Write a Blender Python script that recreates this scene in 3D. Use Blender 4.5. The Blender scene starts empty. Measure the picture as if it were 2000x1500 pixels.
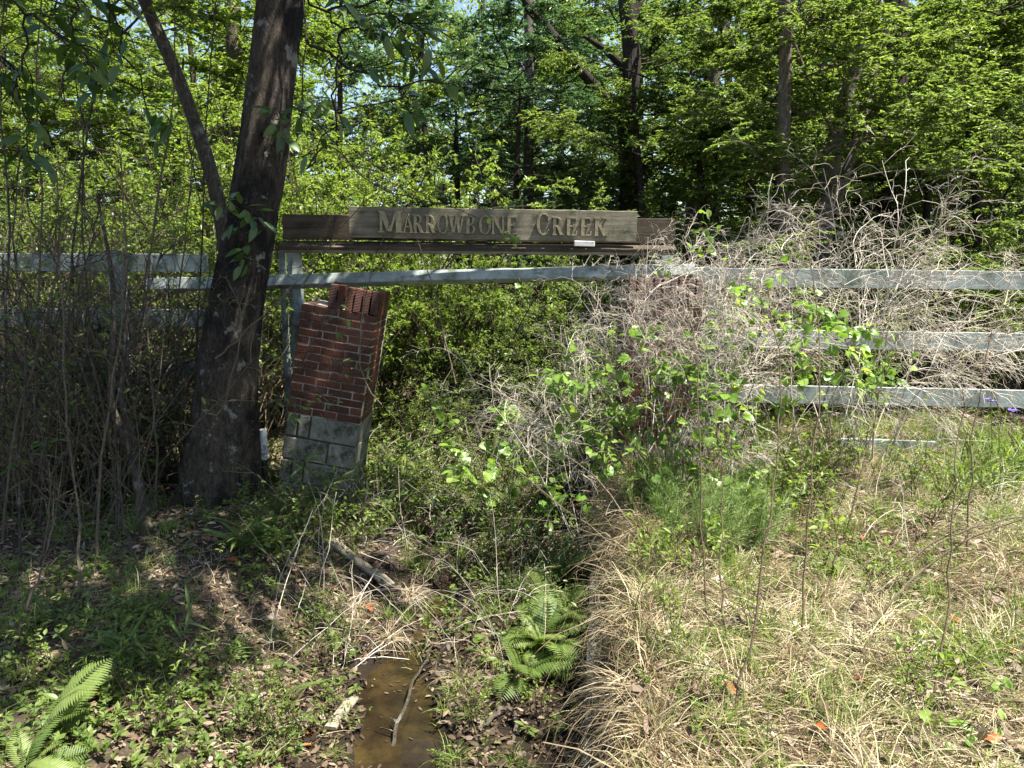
import bpy, bmesh, math, random
import numpy as np
from mathutils import Vector, Matrix

S = bpy.context.scene
COL = S.collection
RNG = np.random.default_rng(11)
random.seed(5)
F = 1480.0
PITCH = math.atan(240.0 / F)
EYE = 1.6
# ------------------------------------------------------------------ camera, sky, sun, exposure
cam = bpy.data.cameras.new('camera'); camo = bpy.data.objects.new('camera', cam); COL.objects.link(camo)
cam.sensor_width = 36.0; cam.lens = F / 2000 * 36; cam.clip_start = 0.05; cam.clip_end = 400
camo.location = (0, 0, EYE); camo.rotation_euler = (math.pi / 2 - PITCH, 0, 0)
S.camera = camo
SUN = Vector((0.40, -0.08, 0.91)).normalized()
w = bpy.data.worlds.new('World'); S.world = w; w.use_nodes = True
nt = w.node_tree; bg = nt.nodes['Background']
sky = nt.nodes.new('ShaderNodeTexSky'); sky.sky_type = 'NISHITA'; sky.sun_disc = False
sky.sun_elevation = math.asin(SUN.z); sky.sun_rotation = math.atan2(SUN.x, SUN.y)
nt.links.new(sky.outputs[0], bg.inputs[0]); bg.inputs[1].default_value = 0.068
sl = bpy.data.lights.new('sun', 'SUN'); slo = bpy.data.objects.new('sun', sl); COL.objects.link(slo)
sl.energy = 5.0; sl.angle = math.radians(0.53); sl.color = (1.0, 0.955, 0.87)
slo.rotation_euler = (-SUN).to_track_quat('-Z', 'Y').to_euler()
S.view_settings.view_transform = 'Standard'; S.view_settings.look = 'None'
S.view_settings.exposure = 1.98; S.view_settings.gamma = 1.0
S.render.engine = 'CYCLES'
S.cycles.max_bounces = 6; S.cycles.diffuse_bounces = 3; S.cycles.glossy_bounces = 2
S.cycles.transmission_bounces = 4; S.cycles.transparent_max_bounces = 4
S.cycles.sample_clamp_indirect = 6.0
S.cycles.caustics_reflective = False; S.cycles.caustics_refractive = False

# ------------------------------------------------------------------ helpers
def at(px, py, Y):
    u = (px - 1000) / F; v = (750 - py) / F
    d = np.array([u, v * math.sin(PITCH) + math.cos(PITCH), v * math.cos(PITCH) - math.sin(PITCH)])
    return np.array([0, 0, EYE]) + d * (Y / d[1])

def smooth(a, b, x):
    t = np.clip((x - a) / (b - a), 0, 1); return t * t * (3 - 2 * t)

def hash2(ix, iy):
    n = np.sin(ix * 127.1 + iy * 311.7) * 43758.5453
    return n - np.floor(n)

def vnoise(x, y):
    ix = np.floor(x); iy = np.floor(y); fx = x - ix; fy = y - iy
    fx = fx * fx * (3 - 2 * fx); fy = fy * fy * (3 - 2 * fy)
    a = hash2(ix, iy); b = hash2(ix + 1, iy); c = hash2(ix, iy + 1); d = hash2(ix + 1, iy + 1)
    return (a * (1 - fx) + b * fx) * (1 - fy) + (c * (1 - fx) + d * fx) * fy - 0.5

def wall_x(y): return 0.118 * y
def lip_x(y): return wall_x(y) + .03 + .05 * np.minimum(y, 5.0)
def chan_x(y): return np.interp(y, [2.5, 3.8, 4.45, 5.25, 5.9, 7.5, 10, 14], [-.52, -.59, -.76, -.57, -.5, -.35, .15, .5])

def height(x, y):
    x = np.asarray(x, float); y = np.asarray(y, float)
    zl = -0.44 + 0.10 * smooth(-3.5, -7, x) * 1.0
    zr = -0.19 + 0.0 * x
    yb = np.interp(y, [2, 3.5, 5.5, 7, 9, 13, 16], [-.95, -.93, -.87, -.80, -.66, -.40, -.28])
    xc = chan_x(y)
    # left slope
    l = smooth(xc - 1.55, xc - 0.30, x)
    zleft = zl * (1 - l) + yb * l
    wx = wall_x(y)
    step = smooth(6.55, 7.0, y)
    near = .35 * smooth(wx + 0.02, wx + 0.09, x) + .65 * smooth(wx + .08, lip_x(y) + .03, x)
    soft = smooth(xc + 0.25, xc + 1.5, x)
    r = near * (1 - step) + soft * step
    z = zleft * (1 - r) + zr * r
    far = smooth(12, 17, y)
    z = z * (1 - far) + (-0.24) * far
    # channel cut for the trickle
    wdt = np.interp(y, [2.5, 3.5, 4.2, 4.7, 5.0, 5.3, 5.7, 6.2], [.24, .22, .21, .10, .07, .15, .09, .03])
    cut = np.exp(-((x - xc) / np.maximum(wdt, .02)) ** 4) * smooth(6.6, 6.0, y)
    z = z - 0.13 * cut
    # earth heaped around the big trunk
    z = z - .025 * smooth(xc + .1, wx - .1, x) * smooth(wx + .06, wx - .02, x) * smooth(6.6, 5.8, y)
    d2 = (x + 2.32) ** 2 + (y - 6.0) ** 2
    z = z + 0.14 * np.exp(-d2 / 0.45)
    n = vnoise(x * .9, y * .9) * .10 + vnoise(x * 2.7 + 9, y * 2.7) * .07 + vnoise(x * 8 + 3, y * 8) * .03 + vnoise(x * 21, y * 21) * .012
    z = z + n * (1 - 0.6 * cut) * (1 + 1.2 * smooth(14, 40, y))
    z = z * smooth(0.4, 1.9, y) + 0.0
    return z

def gp(px, py):
    """ground point seen at a pixel"""
    p0 = at(px, py, 1.0); d = p0 - np.array([0, 0, EYE])
    t = 1.0
    for i in range(1200):
        p = np.array([0, 0, EYE]) + d * t
        if p[2] <= height(p[0], p[1]): return p
        t += 0.03
    return p

def on(x, y, dz=0.0): return np.array([x, y, float(height(x, y)) + dz])

def nrm(v): return v / np.maximum(np.linalg.norm(v, axis=-1, keepdims=True), 1e-9)

class G:
    def __init__(s): s.v = []; s.f = []; s.r = []; s.m = []; s.n = 0
    def add(s, v, f, r=0.5, m=0):
        v = np.asarray(v, float).reshape(-1, 3); f = np.asarray(f, int).reshape(-1, 3)
        s.v.append(v); s.f.append(f + s.n); s.n += len(v)
        s.r.append(np.full(len(v), r) if np.isscalar(r) else np.asarray(r, float)); s.m.append(np.full(len(f), m))
        return s
    def inst(s, tv, tf, pos, R, sc, rnd, m=0):
        """many copies of a small template: R rows are x,y,z axes"""
        n = len(pos); k = len(tv)
        sc = np.asarray(sc, float); sc = sc[:, None] * np.ones(3) if sc.ndim == 1 else sc
        P = (tv[None] * sc[:, None, :]) @ R + pos[:, None, :]
        Fc = tf[None] + (np.arange(n) * k)[:, None, None]
        return s.add(P.reshape(-1, 3), Fc.reshape(-1, 3), np.repeat(rnd, k), m)
    def tubes(s, paths, rads, sides=3, rnd=None, m=0):
        n, k, _ = paths.shape
        T = np.gradient(paths, axis=1); T = nrm(T)
        ref = np.where(np.abs(T[..., 2:3]) > .9, np.array([1., 0, 0]), np.array([0, 0, 1.]))
        A = nrm(np.cross(T, ref)); B = np.cross(T, A)
        th = np.arange(sides) * 2 * math.pi / sides
        V = paths[:, :, None, :] + rads[:, :, None, None] * (A[:, :, None] * np.cos(th)[:, None] + B[:, :, None] * np.sin(th)[:, None])
        i = np.arange(k - 1)[:, None] * sides; j = np.arange(sides)[None]; j2 = (j + 1) % sides
        q = np.stack([i + j, i + j2, i + sides + j2, i + sides + j], -1).reshape(-1, 4)
        t = np.concatenate([q[:, [0, 1, 2]], q[:, [0, 2, 3]]])
        t = t[None] + (np.arange(n) * k * sides)[:, None, None]
        rr = np.repeat(RNG.random(n) if rnd is None else rnd, k * sides)
        return s.add(V.reshape(-1, 3), t.reshape(-1, 3), rr, m)
    def box(s, c, h, R=None, r=.5, m=0):
        v = np.array([[x, y, z] for x in (-1, 1) for y in (-1, 1) for z in (-1, 1)], float) * np.asarray(h)
        if R is not None: v = v @ np.asarray(R).T
        f = [(0, 1, 3), (0, 3, 2), (4, 6, 7), (4, 7, 5), (0, 4, 5), (0, 5, 1), (2, 3, 7), (2, 7, 6), (0, 2, 6), (0, 6, 4), (1, 5, 7), (1, 7, 3)]
        return s.add(v + np.asarray(c), f, r, m)
    def mesh(s, name, mats, smooth_=False):
        v = np.concatenate(s.v); f = np.concatenate(s.f)
        me = bpy.data.meshes.new(name)
        me.vertices.add(len(v)); me.vertices.foreach_set('co', v.astype(np.float32).ravel())
        me.loops.add(len(f) * 3); me.loops.foreach_set('vertex_index', f.astype(np.int32).ravel())
        me.polygons.add(len(f)); me.polygons.foreach_set('loop_start', np.arange(0, len(f) * 3, 3, dtype=np.int32))
        for q in (mats if isinstance(mats, (list, tuple)) else [mats]): me.materials.append(q)
        me.polygons.foreach_set('material_index', np.concatenate(s.m).astype(np.int32))
        me.polygons.foreach_set('use_smooth', np.full(len(f), smooth_))
        a = me.attributes.new('rnd', 'FLOAT', 'POINT'); a.data.foreach_set('value', np.concatenate(s.r).astype(np.float32))
        me.update(calc_edges=True)
        return me

def obj(name, me, parent=None, loc=None, label=None, cat=None, group=None, kind=None):
    o = bpy.data.objects.new(name, me); COL.objects.link(o)
    if parent is not None: o.parent = parent
    if loc is not None: o.location = loc
    tag(o, label, cat, group, kind); return o
def tag(o, label=None, cat=None, group=None, kind=None):
    if label: o['label'] = label
    if cat: o['category'] = cat
    if group: o['group'] = group
    if kind: o['kind'] = kind
def empty(name, loc, label, cat, group=None, rz=0):
    o = bpy.data.objects.new(name, None); COL.objects.link(o); o.location = loc; o.rotation_euler = (0, 0, rz)
    o.empty_display_size = .1
    tag(o, label, cat, group); return o
def setmat(o, i, m):
    o.material_slots[i].link = 'OBJECT'; o.material_slots[i].material = m

ORD = 'first second third fourth fifth sixth seventh eighth ninth tenth eleventh twelfth thirteenth fourteenth fifteenth sixteenth seventeenth eighteenth nineteenth twentieth'.split()
def ordn(i):
    if i < 20: return ORD[i]
    t = ['', '', 'twenty', 'thirty', 'forty', 'fifty', 'sixty', 'seventy', 'eighty', 'ninety'][(i + 1) // 10]; k = (i + 1) % 10
    return {'twenty': 'twentieth', 'thirty': 'thirtieth', 'forty': 'fortieth', 'fifty': 'fiftieth', 'sixty': 'sixtieth', 'seventy': 'seventieth', 'eighty': 'eightieth', 'ninety': 'ninetieth'}.get(t, t) if k == 0 else t + '-' + ORD[k - 1]

def ordn2(i):
    if i < 99: return ordn(i)
    return 'hundredth' if i == 99 else 'hundred and ' + ordn(i - 100)
# ------------------------------------------------------------------ materials
def mat(name):
    m = bpy.data.materials.new(name); m.use_nodes = True
    return m, m.node_tree, m.node_tree.nodes['Principled BSDF']
def N(nt, t, **kw):
    n = nt.nodes.new(t)
    for k, v in kw.items(): setattr(n, k, v)
    return n
def ramp(nt, fac, stops):
    r = N(nt, 'ShaderNodeValToRGB'); e = r.color_ramp.elements
    while len(e) < len(stops): e.new(0.5)
    for q, (p, c) in zip(e, stops): q.position = p; q.color = (*c, 1)
    nt.links.new(fac, r.inputs[0]); return r.outputs[0]
def noise(nt, scale, detail=4, coord=None, rough=.6, stretch=None):
    n = N(nt, 'ShaderNodeTexNoise'); n.inputs['Scale'].default_value = scale; n.inputs['Detail'].default_value = detail; n.inputs['Roughness'].default_value = rough
    if coord is not None:
        if stretch:
            mp = N(nt, 'ShaderNodeMapping'); mp.inputs['Scale'].default_value = stretch; nt.links.new(coord, mp.inputs[0]); coord = mp.outputs[0]
        nt.links.new(coord, n.inputs['Vector'])
    return n.outputs['Fac']
def tc(nt, k='Object'): return N(nt, 'ShaderNodeTexCoord').outputs[k]
def mix(nt, fac, a, b, typ='MIX'):
    m = N(nt, 'ShaderNodeMix', data_type='RGBA', blend_type=typ)
    for s, v in ((0, fac), (6, a), (7, b)):
        if hasattr(v, 'is_output'): nt.links.new(v, m.inputs[s])
        else: m.inputs[s].default_value = v if s == 0 else (*v, 1)
    return m.outputs[2]
def bump(nt, h, strength, dist, P):
    b = N(nt, 'ShaderNodeBump'); b.inputs['Strength'].default_value = strength; b.inputs['Distance'].default_value = dist
    nt.links.new(h, b.inputs['Height']); nt.links.new(b.outputs[0], P.inputs['Normal'])
def attr(nt): return N(nt, 'ShaderNodeAttribute', attribute_name='rnd').outputs['Fac']
def objrand(nt): return N(nt, 'ShaderNodeObjectInfo').outputs['Random']

def leafmat(name, cols, trans=.42, rough=.42, tgain=1.5, tint=(1.0, 1.0, .55), spec=.35, perobj=False):
    m, nt, P = mat(name)
    f = objrand(nt) if perobj else attr(nt)
    c = ramp(nt, f, [(i / (len(cols) - 1), q) for i, q in enumerate(cols)])
    nz = noise(nt, 40, 2, tc(nt)); c = mix(nt, .25, c, ramp(nt, nz, [(0.3, (.25, .3, .12)), (.7, (1, 1, 1))]), 'MULTIPLY')
    nt.links.new(c, P.inputs['Base Color']); P.inputs['Roughness'].default_value = rough; P.inputs['Specular IOR Level'].default_value = spec
    t = N(nt, 'ShaderNodeBsdfTranslucent')
    tcx = mix(nt, 1.0, c, tuple(tgain * q for q in tint), 'MULTIPLY'); nt.links.new(tcx, t.inputs[0])
    mx = N(nt, 'ShaderNodeMixShader'); mx.inputs[0].default_value = trans
    nt.links.new(P.outputs[0], mx.inputs[1]); nt.links.new(t.outputs[0], mx.inputs[2])
    nt.links.new(mx.outputs[0], nt.nodes['Material Output'].inputs[0])
    return m

M = {}
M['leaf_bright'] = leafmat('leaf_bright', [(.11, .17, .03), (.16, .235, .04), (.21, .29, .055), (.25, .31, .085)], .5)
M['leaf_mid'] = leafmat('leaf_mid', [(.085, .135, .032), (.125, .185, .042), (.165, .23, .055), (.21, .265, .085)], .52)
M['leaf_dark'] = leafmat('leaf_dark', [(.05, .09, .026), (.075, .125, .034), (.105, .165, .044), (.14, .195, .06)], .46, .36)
M['leaf_blue'] = leafmat('leaf_blue', [(.045, .095, .036), (.065, .13, .048), (.10, .175, .065), (.14, .21, .085)], .38, .32, 1.4, (.9, 1, .75), .5)
M['leaf_grape'] = leafmat('leaf_grape', [(.11, .20, .03), (.15, .26, .04), (.20, .32, .05), (.27, .36, .10)], .45, .38, perobj=True)
M['leaf_broad'] = leafmat('leaf_broad', [(.035, .075, .018), (.055, .11, .022), (.075, .13, .028), (.12, .17, .04)], .38, .32, spec=.5, perobj=True)
M['leaf_cane'] = leafmat('leaf_cane', [(.06, .11, .02), (.09, .15, .03), (.13, .19, .045), (.22, .22, .09)], .4, .45)
M['fern'] = leafmat('fern', [(.09, .14, .03), (.12, .18, .04), (.16, .22, .055), (.20, .25, .07)], .42, .5, perobj=True)
M['grass_green'] = leafmat('grass_green', [(.10, .16, .03), (.15, .22, .045), (.20, .28, .065), (.28, .32, .11)], .4, .5)
M['fennel'] = leafmat('fennel', [(.16, .24, .06), (.20, .30, .075), (.25, .35, .10), (.30, .38, .14)], .4, .5)
M['grass_dry'] = leafmat('grass_dry', [(.17, .12, .07), (.32, .25, .15), (.44, .37, .24), (.56, .49, .35)], .28, .6, 1.0, (1, .95, .8), .2)
M['litter'] = leafmat('litter', [(.06, .04, .026), (.12, .08, .05), (.20, .145, .095), (.29, .23, .17), (.36, .31, .26)], .12, .55, 1.0, (1, .8, .5), .3)
M['leaf_orange'] = leafmat('leaf_orange', [(.30, .07, .02), (.36, .11, .035), (.28, .13, .06)], .2, .4, 1.0, (1, .7, .4), perobj=True)
M['tendril_dry'] = leafmat('tendril_dry', [(.30, .24, .19), (.42, .36, .29), (.52, .46, .39), (.60, .55, .48)], .1, .7, 1.0, (1, .95, .85), .15)

def barkmat(name, a, b, lich, scale=1.0, lam=.62, black=None):
    m, nt, P = mat(name); co = tc(nt)
    f = noise(nt, 14 * scale, 8, co, .75, (1.6, 1.6, .5)); c = ramp(nt, f, [(.36, a), (.62, b)])
    l = noise(nt, 4.5 * scale, 6, co, .65)
    if black:
        k = noise(nt, 1.8, 7, co, .7, (1, 1, .6)); c = mix(nt, ramp(nt, k, [(.47, (0, 0, 0)), (.57, (1, 1, 1))]), c, black)
    c = mix(nt, ramp(nt, l, [(lam, (0, 0, 0)), (lam + .05, (1, 1, 1))]), c, lich)
    P.inputs['Roughness'].default_value = .85; P.inputs['Specular IOR Level'].default_value = .2
    c2 = mix(nt, .75, c, ramp(nt, noise(nt, 55 * scale, 6, co, .8, (1, 1, .45)), [(.34, (.22, .2, .18)), (.62, (1.25, 1.2, 1.15))]), 'MULTIPLY'); nt.links.new(c2, P.inputs['Base Color'])
    hh_ = N(nt, 'ShaderNodeMath', operation='ADD'); nt.links.new(noise(nt, 20 * scale, 8, co, .75, (1.4, 1.4, .3)), hh_.inputs[0]); nt.links.new(noise(nt, 75 * scale, 5, co, .8, (1, 1, .5)), hh_.inputs[1])
    bump(nt, hh_.outputs[0], 1.0, .05, P)
    return m
M['bark_big'] = barkmat('bark_big', (.05, .039, .029), (.17, .14, .105), (.40, .40, .35), 1.5, .60, (.024, .02, .017))
M['bark_dark'] = barkmat('bark_dark', (.028, .022, .017), (.085, .067, .05), (.15, .15, .12), 1.0, .68)
M['bark_birch'] = barkmat('bark_birch', (.13, .10, .075), (.36, .31, .25), (.46, .42, .36), 1.3, .6)
M['bark_grey'] = barkmat('bark_grey', (.08, .065, .05), (.22, .19, .15), (.36, .36, .31), 1.6, .58)
M['twig'] = barkmat('twig', (.07, .05, .035), (.17, .13, .095), (.25, .23, .19), 3, .66)
M['stem_brown'] = barkmat('stem_brown', (.24, .17, .11), (.40, .30, .20), (.45, .38, .3), 3, .66)
M['stem_pale'] = barkmat('stem_pale', (.26, .20, .13), (.42, .35, .25), (.5, .45, .36), 3, .66)

def simple(name, a, b, scale, rough, bs=.4, bscale=60, stretch=None, spec=.3, metal=0, dirt=None):
    m, nt, P = mat(name); co = tc(nt)
    c = ramp(nt, noise(nt, scale, 6, co, .65, stretch), [(.32, a), (.68, b)])
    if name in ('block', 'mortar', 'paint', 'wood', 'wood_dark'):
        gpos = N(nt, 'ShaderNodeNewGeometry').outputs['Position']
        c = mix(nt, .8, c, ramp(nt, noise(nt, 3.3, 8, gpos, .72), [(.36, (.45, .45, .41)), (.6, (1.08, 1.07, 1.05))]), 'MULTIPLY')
    if dirt: c = mix(nt, ramp(nt, noise(nt, dirt[1], 7, co, .7), [(dirt[2], (0, 0, 0)), (dirt[2] + .12, (1, 1, 1))]), c, dirt[0])
    nt.links.new(c, P.inputs['Base Color']); P.inputs['Roughness'].default_value = rough; P.inputs['Specular IOR Level'].default_value = spec; P.inputs['Metallic'].default_value = metal
    if bs: bump(nt, noise(nt, bscale, 5, co, .65, stretch), bs, .006, P)
    return m
M['paint'] = simple('paint', (.23, .27, .255), (.37, .41, .385), 6, .6, .4, 40, (.6, 6, 6), .25, 0, ((.10, .125, .09), 7, .52))
M['wood'] = simple('wood', (.13, .115, .08), (.26, .235, .175), 5, .8, .7, 30, (.35, 7, 9), .15, 0, ((.07, .075, .045), 5, .56))
M['wood_dark'] = simple('wood_dark', (.055, .043, .03), (.12, .095, .068), 5, .85, .7, 30, (.35, 7, 9), .12, 0, ((.03, .028, .022), 5, .58))
M['plank'] = simple('plank', (.14, .12, .085), (.28, .245, .18), 5, .8, .7, 30, (.4, 8, 8), .15, 0, ((.06, .05, .035), 6, .54))
M['brass'] = simple('brass', (.19, .155, .085), (.35, .30, .185), 30, .5, .3, 80, None, .5, .35, ((.09, .08, .045), 25, .55))
M['mortar'] = simple('mortar', (.27, .245, .205), (.46, .42, .36), 18, .9, .6, 120, None, .1, 0, ((.085, .07, .055), 5, .50))
M['mortar_dirty'] = simple('mortar_dirty', (.035, .032, .025), (.10, .09, .07), 9, .95, .6, 90)
M['block'] = simple('block', (.17, .165, .135), (.30, .29, .24), 7, .95, .8, 110, None, .1, 0, ((.06, .062, .04), 5, .50))
M['concrete'] = simple('concrete', (.07, .07, .06), (.16, .155, .135), 5, .92, .6, 90, None, .15, 0, ((.03, .032, .022), 3, .48))
M['pvc'] = simple('pvc', (.48, .48, .46), (.62, .62, .60), 8, .45, 0, dirt=((.2, .19, .15), 20, .56))
M['black'] = simple('black', (.012, .012, .012), (.03, .03, .028), 8, .5, .2)
M['flower'] = simple('flower', (.20, .13, .52), (.28, .20, .62), 20, .6, 0)

m, nt, P = mat('brick'); co = tc(nt)
c = ramp(nt, objrand(nt), [(0, (.07, .025, .015)), (.4, (.115, .036, .019)), (.75, (.15, .048, .024)), (1, (.085, .035, .023))])
c = mix(nt, .6, c, ramp(nt, noise(nt, 24, 6, co, .7), [(.3, (.5, .45, .42)), (.7, (1.1, 1.05, 1))]), 'MULTIPLY')
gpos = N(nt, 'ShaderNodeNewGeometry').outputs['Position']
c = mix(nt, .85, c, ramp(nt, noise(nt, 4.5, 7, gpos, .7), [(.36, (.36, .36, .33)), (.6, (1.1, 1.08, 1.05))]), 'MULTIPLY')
c = mix(nt, ramp(nt, noise(nt, 60, 5, co, .7), [(.66, (0, 0, 0)), (.76, (1, 1, 1))]), c, (.36, .31, .26))
nt.links.new(c, P.inputs['Base Color']); P.inputs['Roughness'].default_value = .55; P.inputs['Specular IOR Level'].default_value = .4
wv = N(nt, 'ShaderNodeTexWave', wave_type='BANDS', bands_direction='X'); wv.inputs['Scale'].default_value = 24; wv.inputs['Distortion'].default_value = 1.2
nt.links.new(co, wv.inputs['Vector']); bump(nt, wv.outputs['Fac'], .8, .004, P); M['brick'] = m

m, nt, P = mat('soil'); co = tc(nt)
c = ramp(nt, noise(nt, 3.2, 9, co, .72), [(.28, (.022, .016, .011)), (.5, (.06, .043, .03)), (.72, (.13, .10, .07))])
c = mix(nt, ramp(nt, noise(nt, 26, 6, co, .7), [(.55, (0, 0, 0)), (.7, (1, 1, 1))]), c, (.24, .19, .135))
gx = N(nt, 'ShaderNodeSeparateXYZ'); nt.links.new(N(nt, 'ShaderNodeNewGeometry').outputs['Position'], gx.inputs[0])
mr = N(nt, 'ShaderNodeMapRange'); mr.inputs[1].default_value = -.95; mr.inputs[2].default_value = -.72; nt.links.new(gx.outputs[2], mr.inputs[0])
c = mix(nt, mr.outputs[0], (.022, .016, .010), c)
nt.links.new(c, P.inputs['Base Color']); P.inputs['Roughness'].default_value = .9; P.inputs['Specular IOR Level'].default_value = .15
bump(nt, noise(nt, 22, 9, co, .75), 1.0, .04, P); M['soil'] = m

m, nt, P = mat('water'); co = tc(nt)
c = ramp(nt, noise(nt, 4, 6, co, .65), [(.3, (.006, .0045, .003)), (.5, (.018, .0125, .006)), (.72, (.045, .031, .011))])
c = mix(nt, ramp(nt, noise(nt, 60, 4, co, .7), [(.68, (0, 0, 0)), (.75, (1, 1, 1))]), c, (.16, .12, .06))
nt.links.new(c, P.inputs['Base Color']); P.inputs['Roughness'].default_value = .05; P.inputs['Specular IOR Level'].default_value = .5; P.inputs['IOR'].default_value = 1.33
bump(nt, noise(nt, 16, 3, co), .12, .01, P); M['water'] = m

# ------------------------------------------------------------------ templates
def leaf_t(wd=.42, fold=.16, droop=.12, n=4):
    """leaf of length 1 along +y, normal +z"""
    v = [(0, 0, 0)]; f = []
    ts = np.linspace(0, 1, n + 1)
    for i in range(1, n):
        t = ts[i]; hw = wd * .5 * math.sin(math.pi * t ** .8) ** .85; z = -droop * t * t
        v += [(-hw, t, z + fold * hw * 2), (0, t, z), (hw, t, z + fold * hw * 2)]
    v.append((0, 1, -droop)); tip = len(v) - 1
    f += [(0, 2, 1), (0, 3, 2)]
    for i in range(n - 2):
        a = 1 + i * 3; b = a + 3
        f += [(a, a + 1, b + 1), (a, b + 1, b), (a + 1, a + 2, b + 2), (a + 1, b + 2, b + 1)]
    a = 1 + (n - 2) * 3
    f += [(a, a + 1, tip), (a + 1, a + 2, tip)]
    return np.array(v, float), np.array(f)
DIA = (np.array([(0, 0, 0), (-.27, .45, .09), (0, 1, -.10), (.27, .45, .09)], float), np.array([(0, 2, 1), (0, 3, 2)]))
NAR = (np.array([(0, 0, 0), (-.15, .42, .05), (0, 1, -.15), (.15, .42, .05)], float), np.array([(0, 2, 1), (0, 3, 2)]))
LEAF = leaf_t()
LEAF3 = leaf_t(.46, .16, .12, 3)
BIG = leaf_t(.40, .12, .18, 6)
CANE = leaf_t(.095, .10, .42, 6)
def frames(fwd, up):
    y = nrm(fwd); x = nrm(np.cross(y, up)); z = np.cross(x, y)
    return np.stack([x, y, z], axis=1)

def grow(rng, base, d, ln, k=5, acc=(0, 0, 0), wob=.15):
    n = len(base); P = np.zeros((n, k, 3)); P[:, 0] = base; d = nrm(d).copy(); acc = np.asarray(acc, float)
    for i in range(1, k):
        d = nrm(d + acc / (k - 1) + rng.normal(0, wob, (n, 3)))
        P[:, i] = P[:, i - 1] + d * (ln / (k - 1))[:, None]
    return P
def sample(paths, idx, t):
    k = paths.shape[1]; s = t * (k - 1); i = np.minimum(s.astype(int), k - 2); f = (s - i)[:, None]
    a = paths[idx, i]; b = paths[idx, i + 1]
    return a * (1 - f) + b * f, nrm(b - a)
def side(rng, tan, ang, zf=1.0, up=0.0):
    n = len(tan); r = rng.normal(size=(n, 3)); r = nrm(r - (r * tan).sum(1, keepdims=True) * tan)
    d = tan * np.cos(ang)[:, None] + r * np.sin(ang)[:, None]; d[:, 2] = d[:, 2] * zf + up
    return nrm(d)
def radii(n, k, r0, r1): return np.broadcast_to(np.linspace(r0, r1, k), (n, k)).copy()
def child(rng, par, n, tr, ang, ln, k=4, zf=1., up=0., acc=(0, 0, 0), wob=.15, taper=.5, pw=None):
    idx = rng.integers(0, len(par), n); t = rng.uniform(*tr, n)
    b, tg = sample(par, idx, t)
    d = side(rng, tg, rng.uniform(*ang, n), zf, up)
    L = rng.uniform(*ln, n) * (1 - taper * t)
    return grow(rng, b, d, L, k, acc, wob)
def leaves(rng, g, par, n, size, tmpl=DIA, ang=(.5, 1.3), tr=(.1, 1), zf=.6, droop=-.15, tilt=.5, m=0, upv=(0, 0, 1), rbias=0):
    idx = rng.integers(0, len(par), n); b, tg = sample(par, idx, rng.uniform(*tr, n))
    d = side(rng, tg, rng.uniform(*ang, n), zf, droop)
    u = nrm(np.asarray(upv) + rng.normal(0, tilt, (n, 3)))
    g.inst(tmpl[0], tmpl[1], b, frames(d, u), rng.uniform(*size, n), np.clip(rng.random(n) + rbias, 0, 1), m)

# ------------------------------------------------------------------ terrain and water
def axis(dense0, dense1, st, lo, hi, growth=1.13):
    a = list(np.arange(dense0, dense1 + 1e-6, st)); s = st
    while a[-1] < hi: s *= growth; a.append(a[-1] + s)
    s = st
    while a[0] > lo: s *= growth; a.insert(0, a[0] - s)
    return np.array(a)
gx_ = axis(-4.2, 4.2, .045, -90, 90); gy_ = axis(1.8, 9, .045, -30, 160)
X, Y = np.meshgrid(gx_, gy_); Z = height(X, Y)
nx, ny = len(gx_), len(gy_)
idx = (np.arange(ny - 1)[:, None] * nx + np.arange(nx - 1)[None]).ravel()
q = np.concatenate([np.stack([idx, idx + 1, idx + nx + 1], 1), np.stack([idx, idx + nx + 1, idx + nx], 1)])
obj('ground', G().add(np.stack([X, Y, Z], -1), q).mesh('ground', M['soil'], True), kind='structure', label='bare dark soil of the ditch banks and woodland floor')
g = G(); xs = np.linspace(-1.55, .50, 24); ys = np.linspace(1.6, 6.3, 40)
X, Y = np.meshgrid(xs, ys); ii = (np.arange(39)[:, None] * 24 + np.arange(23)[None]).ravel()
g.add(np.stack([X, Y, np.full_like(X, -.985) + .012 * smooth(4.4, 5.6, Y)], -1), np.concatenate([np.stack([ii, ii + 1, ii + 25], 1), np.stack([ii, ii + 25, ii + 24], 1)]))
obj('creek_water', g.mesh('creek_water', M['water'], True), kind='structure', label='shallow brown trickle of water in the ditch bottom')

# concrete retaining wall on the right side of the ditch
g = G(); ys = np.linspace(1.9, 6.6, 40); n = len(ys); prof = []
for y in ys:
    x = wall_x(y); t = -.66 + .012 * math.sin(y * 5)
    prof.append([(x - .045 + .004 * math.sin(y * 9), y, -1.3), (x - .045 + .005 * math.sin(y * 7 + 1), y, t - .015), (x - .03, y, t), (x + .12, y, t), (x + .12, y, -1.3)])
v = np.array(prof).reshape(-1, 3); f = []
for i in range(n - 1):
    for j in range(4):
        a = i * 5 + j; f += [(a, a + 5, a + 6), (a, a + 6, a + 1)]
for e in (0, (n - 1) * 5): f += [(e, e + 1, e + 2), (e, e + 2, e + 3), (e, e + 3, e + 4)]
obj('retaining_wall', g.add(v, f).mesh('retaining_wall', M['concrete']), label='low grey concrete wall along the ditch under overhanging dry grass', cat='wall')

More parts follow.
